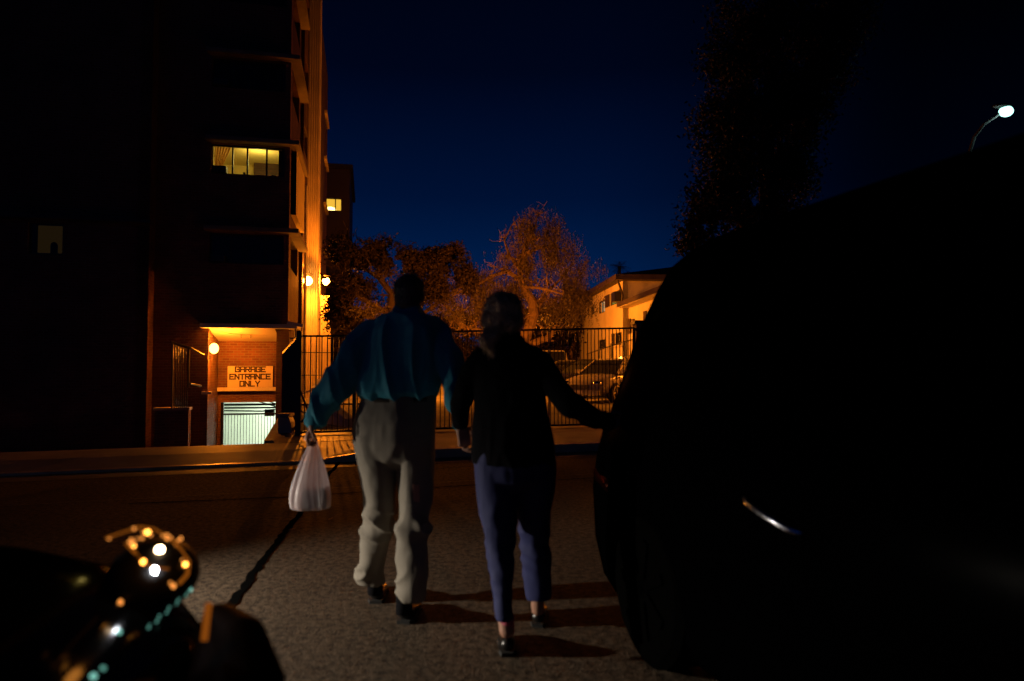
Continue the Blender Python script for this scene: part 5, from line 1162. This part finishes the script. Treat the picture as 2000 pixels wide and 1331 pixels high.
t_.links.new(pr_b.outputs[0], m1.inputs[1]); t_.links.new(tr.outputs[0], m1.inputs[2]); t_.links.new(m1.outputs[0], m2.inputs[1]); t_.links.new(tp.outputs[0], m2.inputs[2]); t_.links.new(m2.outputs[0], t_.nodes['Material Output'].inputs[0])
rings = [(604, 996, 36, .045), (603, 985, 38, .062), (603, 965, 37, .070), (605, 940, 33, .066), (608, 915, 26, .052), (610, 890, 18, .034), (612, 868, 10, .018), (612.5, 853, 5, .011), (612, 846, 4.5, .012)]
vs = []; n = 56
for j, (cx_, py, hw_, ry) in enumerate(rings):
    c = P(cx_, py, 3.72); hwm = hw_ * 3.72 / F
    for k in range(n):
        a = 2 * math.pi * k / n; f = 1 + .16 * nz(math.cos(a) * 2.4, math.sin(a) * 2.4, j * .22) + .10 * math.sin(a * 7 + j * .25) * (1 if j > 1 else .5) + .05 * math.sin(a * 13 + j * .5)
        cc, ss = math.cos(a), math.sin(a); pw = .7 if j < 3 else .9
        vs.append(Vector((c.x + hwm * f * math.copysign(abs(cc) ** pw, cc), c.y + ry * f * math.copysign(abs(ss) ** pw, ss), c.z + (.008 * nz(cc * 3, ss * 3, j) if j < 2 else 0))) - bz_)
fs = [(i * n + k, i * n + (k + 1) % n, (i + 1) * n + (k + 1) % n, (i + 1) * n + k) for i in range(len(rings) - 1) for k in range(n)] + [tuple(range(n - 1, -1, -1))]
o = MB().add(vs, fs).build('bag_skin', pbm, bb, True); s2 = o.modifiers.new('s', 'SUBSURF'); s2.levels = 1; s2.render_levels = 2
tpz = P(612, 846, 3.72) - bz_; hnd = MB()
for s_ in (-1, 1): hnd.tube([tpz + Vector((s_ * .006, 0, -.01)), hp - bz_ + Vector((s_ * .006, .012 * s_, .0)), hp - bz_ + Vector((0, 0, .03))], [.012, .008, .008], 8)
hnd.build('handle', pbm, bb, True)
cn = empty('carton', P(612, 975, 3.72)); tag(cn, 'dark carton showing through the white plastic bag', 'carton')
k0 = MB(); k0.box(-.05, .01, -.05, .04, -.055, .06); k0.bevel('box', mat('dark_purple_card', (.03, .015, .03), .6), cn)
k0 = MB(); k0.tube([(.045, 0, -.05), (.045, 0, .035), (.045, 0, .07)], [.028, .028, .012], 14).build('bottle', mat('dark_bottle', (.02, .012, .02), .3), cn, True)

# ---- the woman in dark jacket and navy trousers
wom = empty('person', (0, 0, 0)); tag(wom, 'person with fair hair, black jacket and navy trousers, right arm held out', 'person')
D = 3.3
mb = MB(); head(mb, P(983, 618, D), .95, R(8), P(985, 675, D))
mb.loft([rg(974, 1000, 662, D, .045), rg(950, 1042, 685, D, .07), rg(944, 1056, 710, D, .09), rg(948, 1048, 770, D, .09), rg(950, 1045, 820, D, .09), rg(938, 1066, 880, D, .11), rg(960, 1045, 915, D, .08)][::-1])
wl2 = P(900, 832, 3.43); wr2 = P(1188, 824, 3.33)
mb.chain([(P(942, 700, D), .05), (P(906, 778, 3.36), .038), (wl2, .026)]); mb.chain([(P(1052, 702, D), .05), (P(1110, 788, 3.10), .038), (wr2, .026)])
mb.chain([(P(965, 900, D), .08), (P(975, 1060, 3.25), .05), (P(989, 1232, 3.17), .033)]); mb.chain([(P(1045, 900, D), .08), (P(1052, 1050, 3.42), .05), (P(1050, 1190, 3.52), .033)])
hand(mb, wl2, (.25, .05, -1), (-.3, .8, .1), .8, left=True, sc=.86)
hand(mb, wr2, (.35, 1, -.1), (1, .1, -.1), .35, left=False, sc=.86)
organic('body', mb, M['skin'], wom, .0048, 2)
def jacket_fold(x, y, z): return .012 * (ridge(x * 6 + z, y * 6, z * 2) - .5) + .006 * (ridge(x * 14, y * 14, z * 6) - .5)
mb = MB()
mb.loft([rg(963, 1017, 655, D, .065), rg(955, 1028, 668, D, .08), rg(936, 1056, 684, D, .10), rg(926, 1068, 706, D, .125), rg(926, 1070, 740, D, .13), rg(926, 1068, 790, D, .13), rg(921, 1076, 840, D, .14), rg(920, 1083, 880, D, .15), rg(921, 1085, 905, D, .15)][::-1], 32)
mb.chain([(P(944, 700, D), .062), (P(915, 745, 3.34), .06), (P(898, 790, 3.38), .052), (P(898, 826, 3.42), .04)])
mb.chain([(P(1048, 706, D), .064), (P(1080, 748, 3.20), .062), (P(1110, 788, 3.10), .058), (P(1150, 812, 3.20), .05), (P(1186, 824, 3.32), .042)])
organic('jacket', mb, M['jacket'], wom, .007, 4, jacket_fold)
mb = MB(); mb.loft([rg(962, 1018, 668, D, .068), rg(965, 1015, 648, D, .062)], 28); organic('collar', mb, M['jacket'], wom, .005, 3)
def trouser_fold(x, y, z): return .012 * (ridge(x * 5, y * 5, z * 1.5) - .5) + .014 * max(0, 1 - abs(z - .45) / .25) * (ridge(x * 8 + z * 8, y * 8, z * 10) - .45) + .0025 * nz(x * 25, y * 25, z * 14)
mb = MB()
mb.loft([rg(925, 1080, 870, D, .13), rg(922, 1086, 905, D, .145), rg(925, 1085, 935, D, .13), rg(950, 1065, 955, D, .08)][::-1], 32)
mb.loft([rg(924, 1008, 900, D, .12), rg(926, 1012, 950, D, .115), rg(935, 1010, 1000, 3.28, .10), rg(948, 1008, 1050, 3.25, .085), rg(958, 1005, 1110, 3.21, .075), rg(965, 1002, 1160, 3.19, .065), rg(969, 1000, 1207, 3.17, .055)][::-1], 28)
mb.loft([rg(1003, 1086, 900, D, .12), rg(1004, 1084, 950, 3.34, .115), rg(1010, 1076, 1000, 3.38, .10), rg(1016, 1072, 1050, 3.42, .088), rg(1022, 1076, 1110, 3.47, .085), rg(1027, 1078, 1166, 3.51, .082)][::-1], 28)
organic('trousers', mb, M['navy'], wom, .007, 4, trouser_fold)
c = P(983, 615, D)
mb = MB(); mb.ball(c + Vector((0, -.015, .015)), (.090, .105, .095), 24, 18); mb.ball(c + Vector((-.035, -.03, -.03)), (.070, .08, .075), 20, 14); mb.ball(c + Vector((.03, -.03, -.02)), (.065, .08, .07), 20, 14); mb.ball(c + Vector((-.04, -.06, -.085)), (.045, .045, .05), 16, 12)
mb.chain([(P(958, 650, D - .08), .032), (P(950, 668, D - .09), .030), (P(955, 684, D - .09), .018), (P(962, 694, D - .09), .009)])
hairify(organic('hair', mb, M['hair_fair'], wom, .006, 2, lambda x, y, z: .014 * (ridge(x * 16, y * 16, z * 11) - .5) + .006 * nz(x * 45, y * 45, z * 25)), 7000, .024, .0011, .6, 3)
for (a, b_, r0) in ((P(989, 1205, 3.17), P(991, 1236, 3.19), .034), (P(1052, 1160, 3.52), P(1052, 1196, 3.54), .030)): MB().tube([a, (a + b_) / 2, b_], [r0 * 1.05, r0, r0 * .95], 16).build('sock', M['sock'], wom, True)
shoe(wom, (P(991, 1268, 3.17).x, 3.20, .0), R(3), 0, .25, .038); shoe(wom, (P(1051, 1210, 3.52).x, 3.55, .0), R(-8), 0, .25, .038)

# ------------------------------------------------------------------ fallen leaves on the asphalt
for (px, py, lab) in ((570, 1036, 'fallen leaf on the asphalt by the tar joint, the lower of two'), (645, 1016, 'fallen leaf on the asphalt below the white bag, the upper of two'), (836, 984, 'tiny pale leaf on the asphalt beside the grey trouser leg')):
    x, y = G(px, py); m = MB(); t = random.uniform(0, 3)
    c_, s_ = math.cos(t), math.sin(t)
    def lp_(u, v, z): return (x + u * c_ - v * s_, y + u * s_ + v * c_, z)
    m.add([lp_(-.035, 0, .006), lp_(-.01, -.016, .012), lp_(.03, -.006, .010), lp_(.04, 0, .016), lp_(.03, .008, .010), lp_(-.01, .016, .012), lp_(0, 0, .007)], [(0, 1, 6), (1, 2, 6), (2, 3, 6), (3, 4, 6), (4, 5, 6), (5, 0, 6)])
    tag(m.build('fallen_leaf', mat('dry_leaf', (.35, .20, .12), .7)), lab, 'leaf', 'leaves lying on the street')
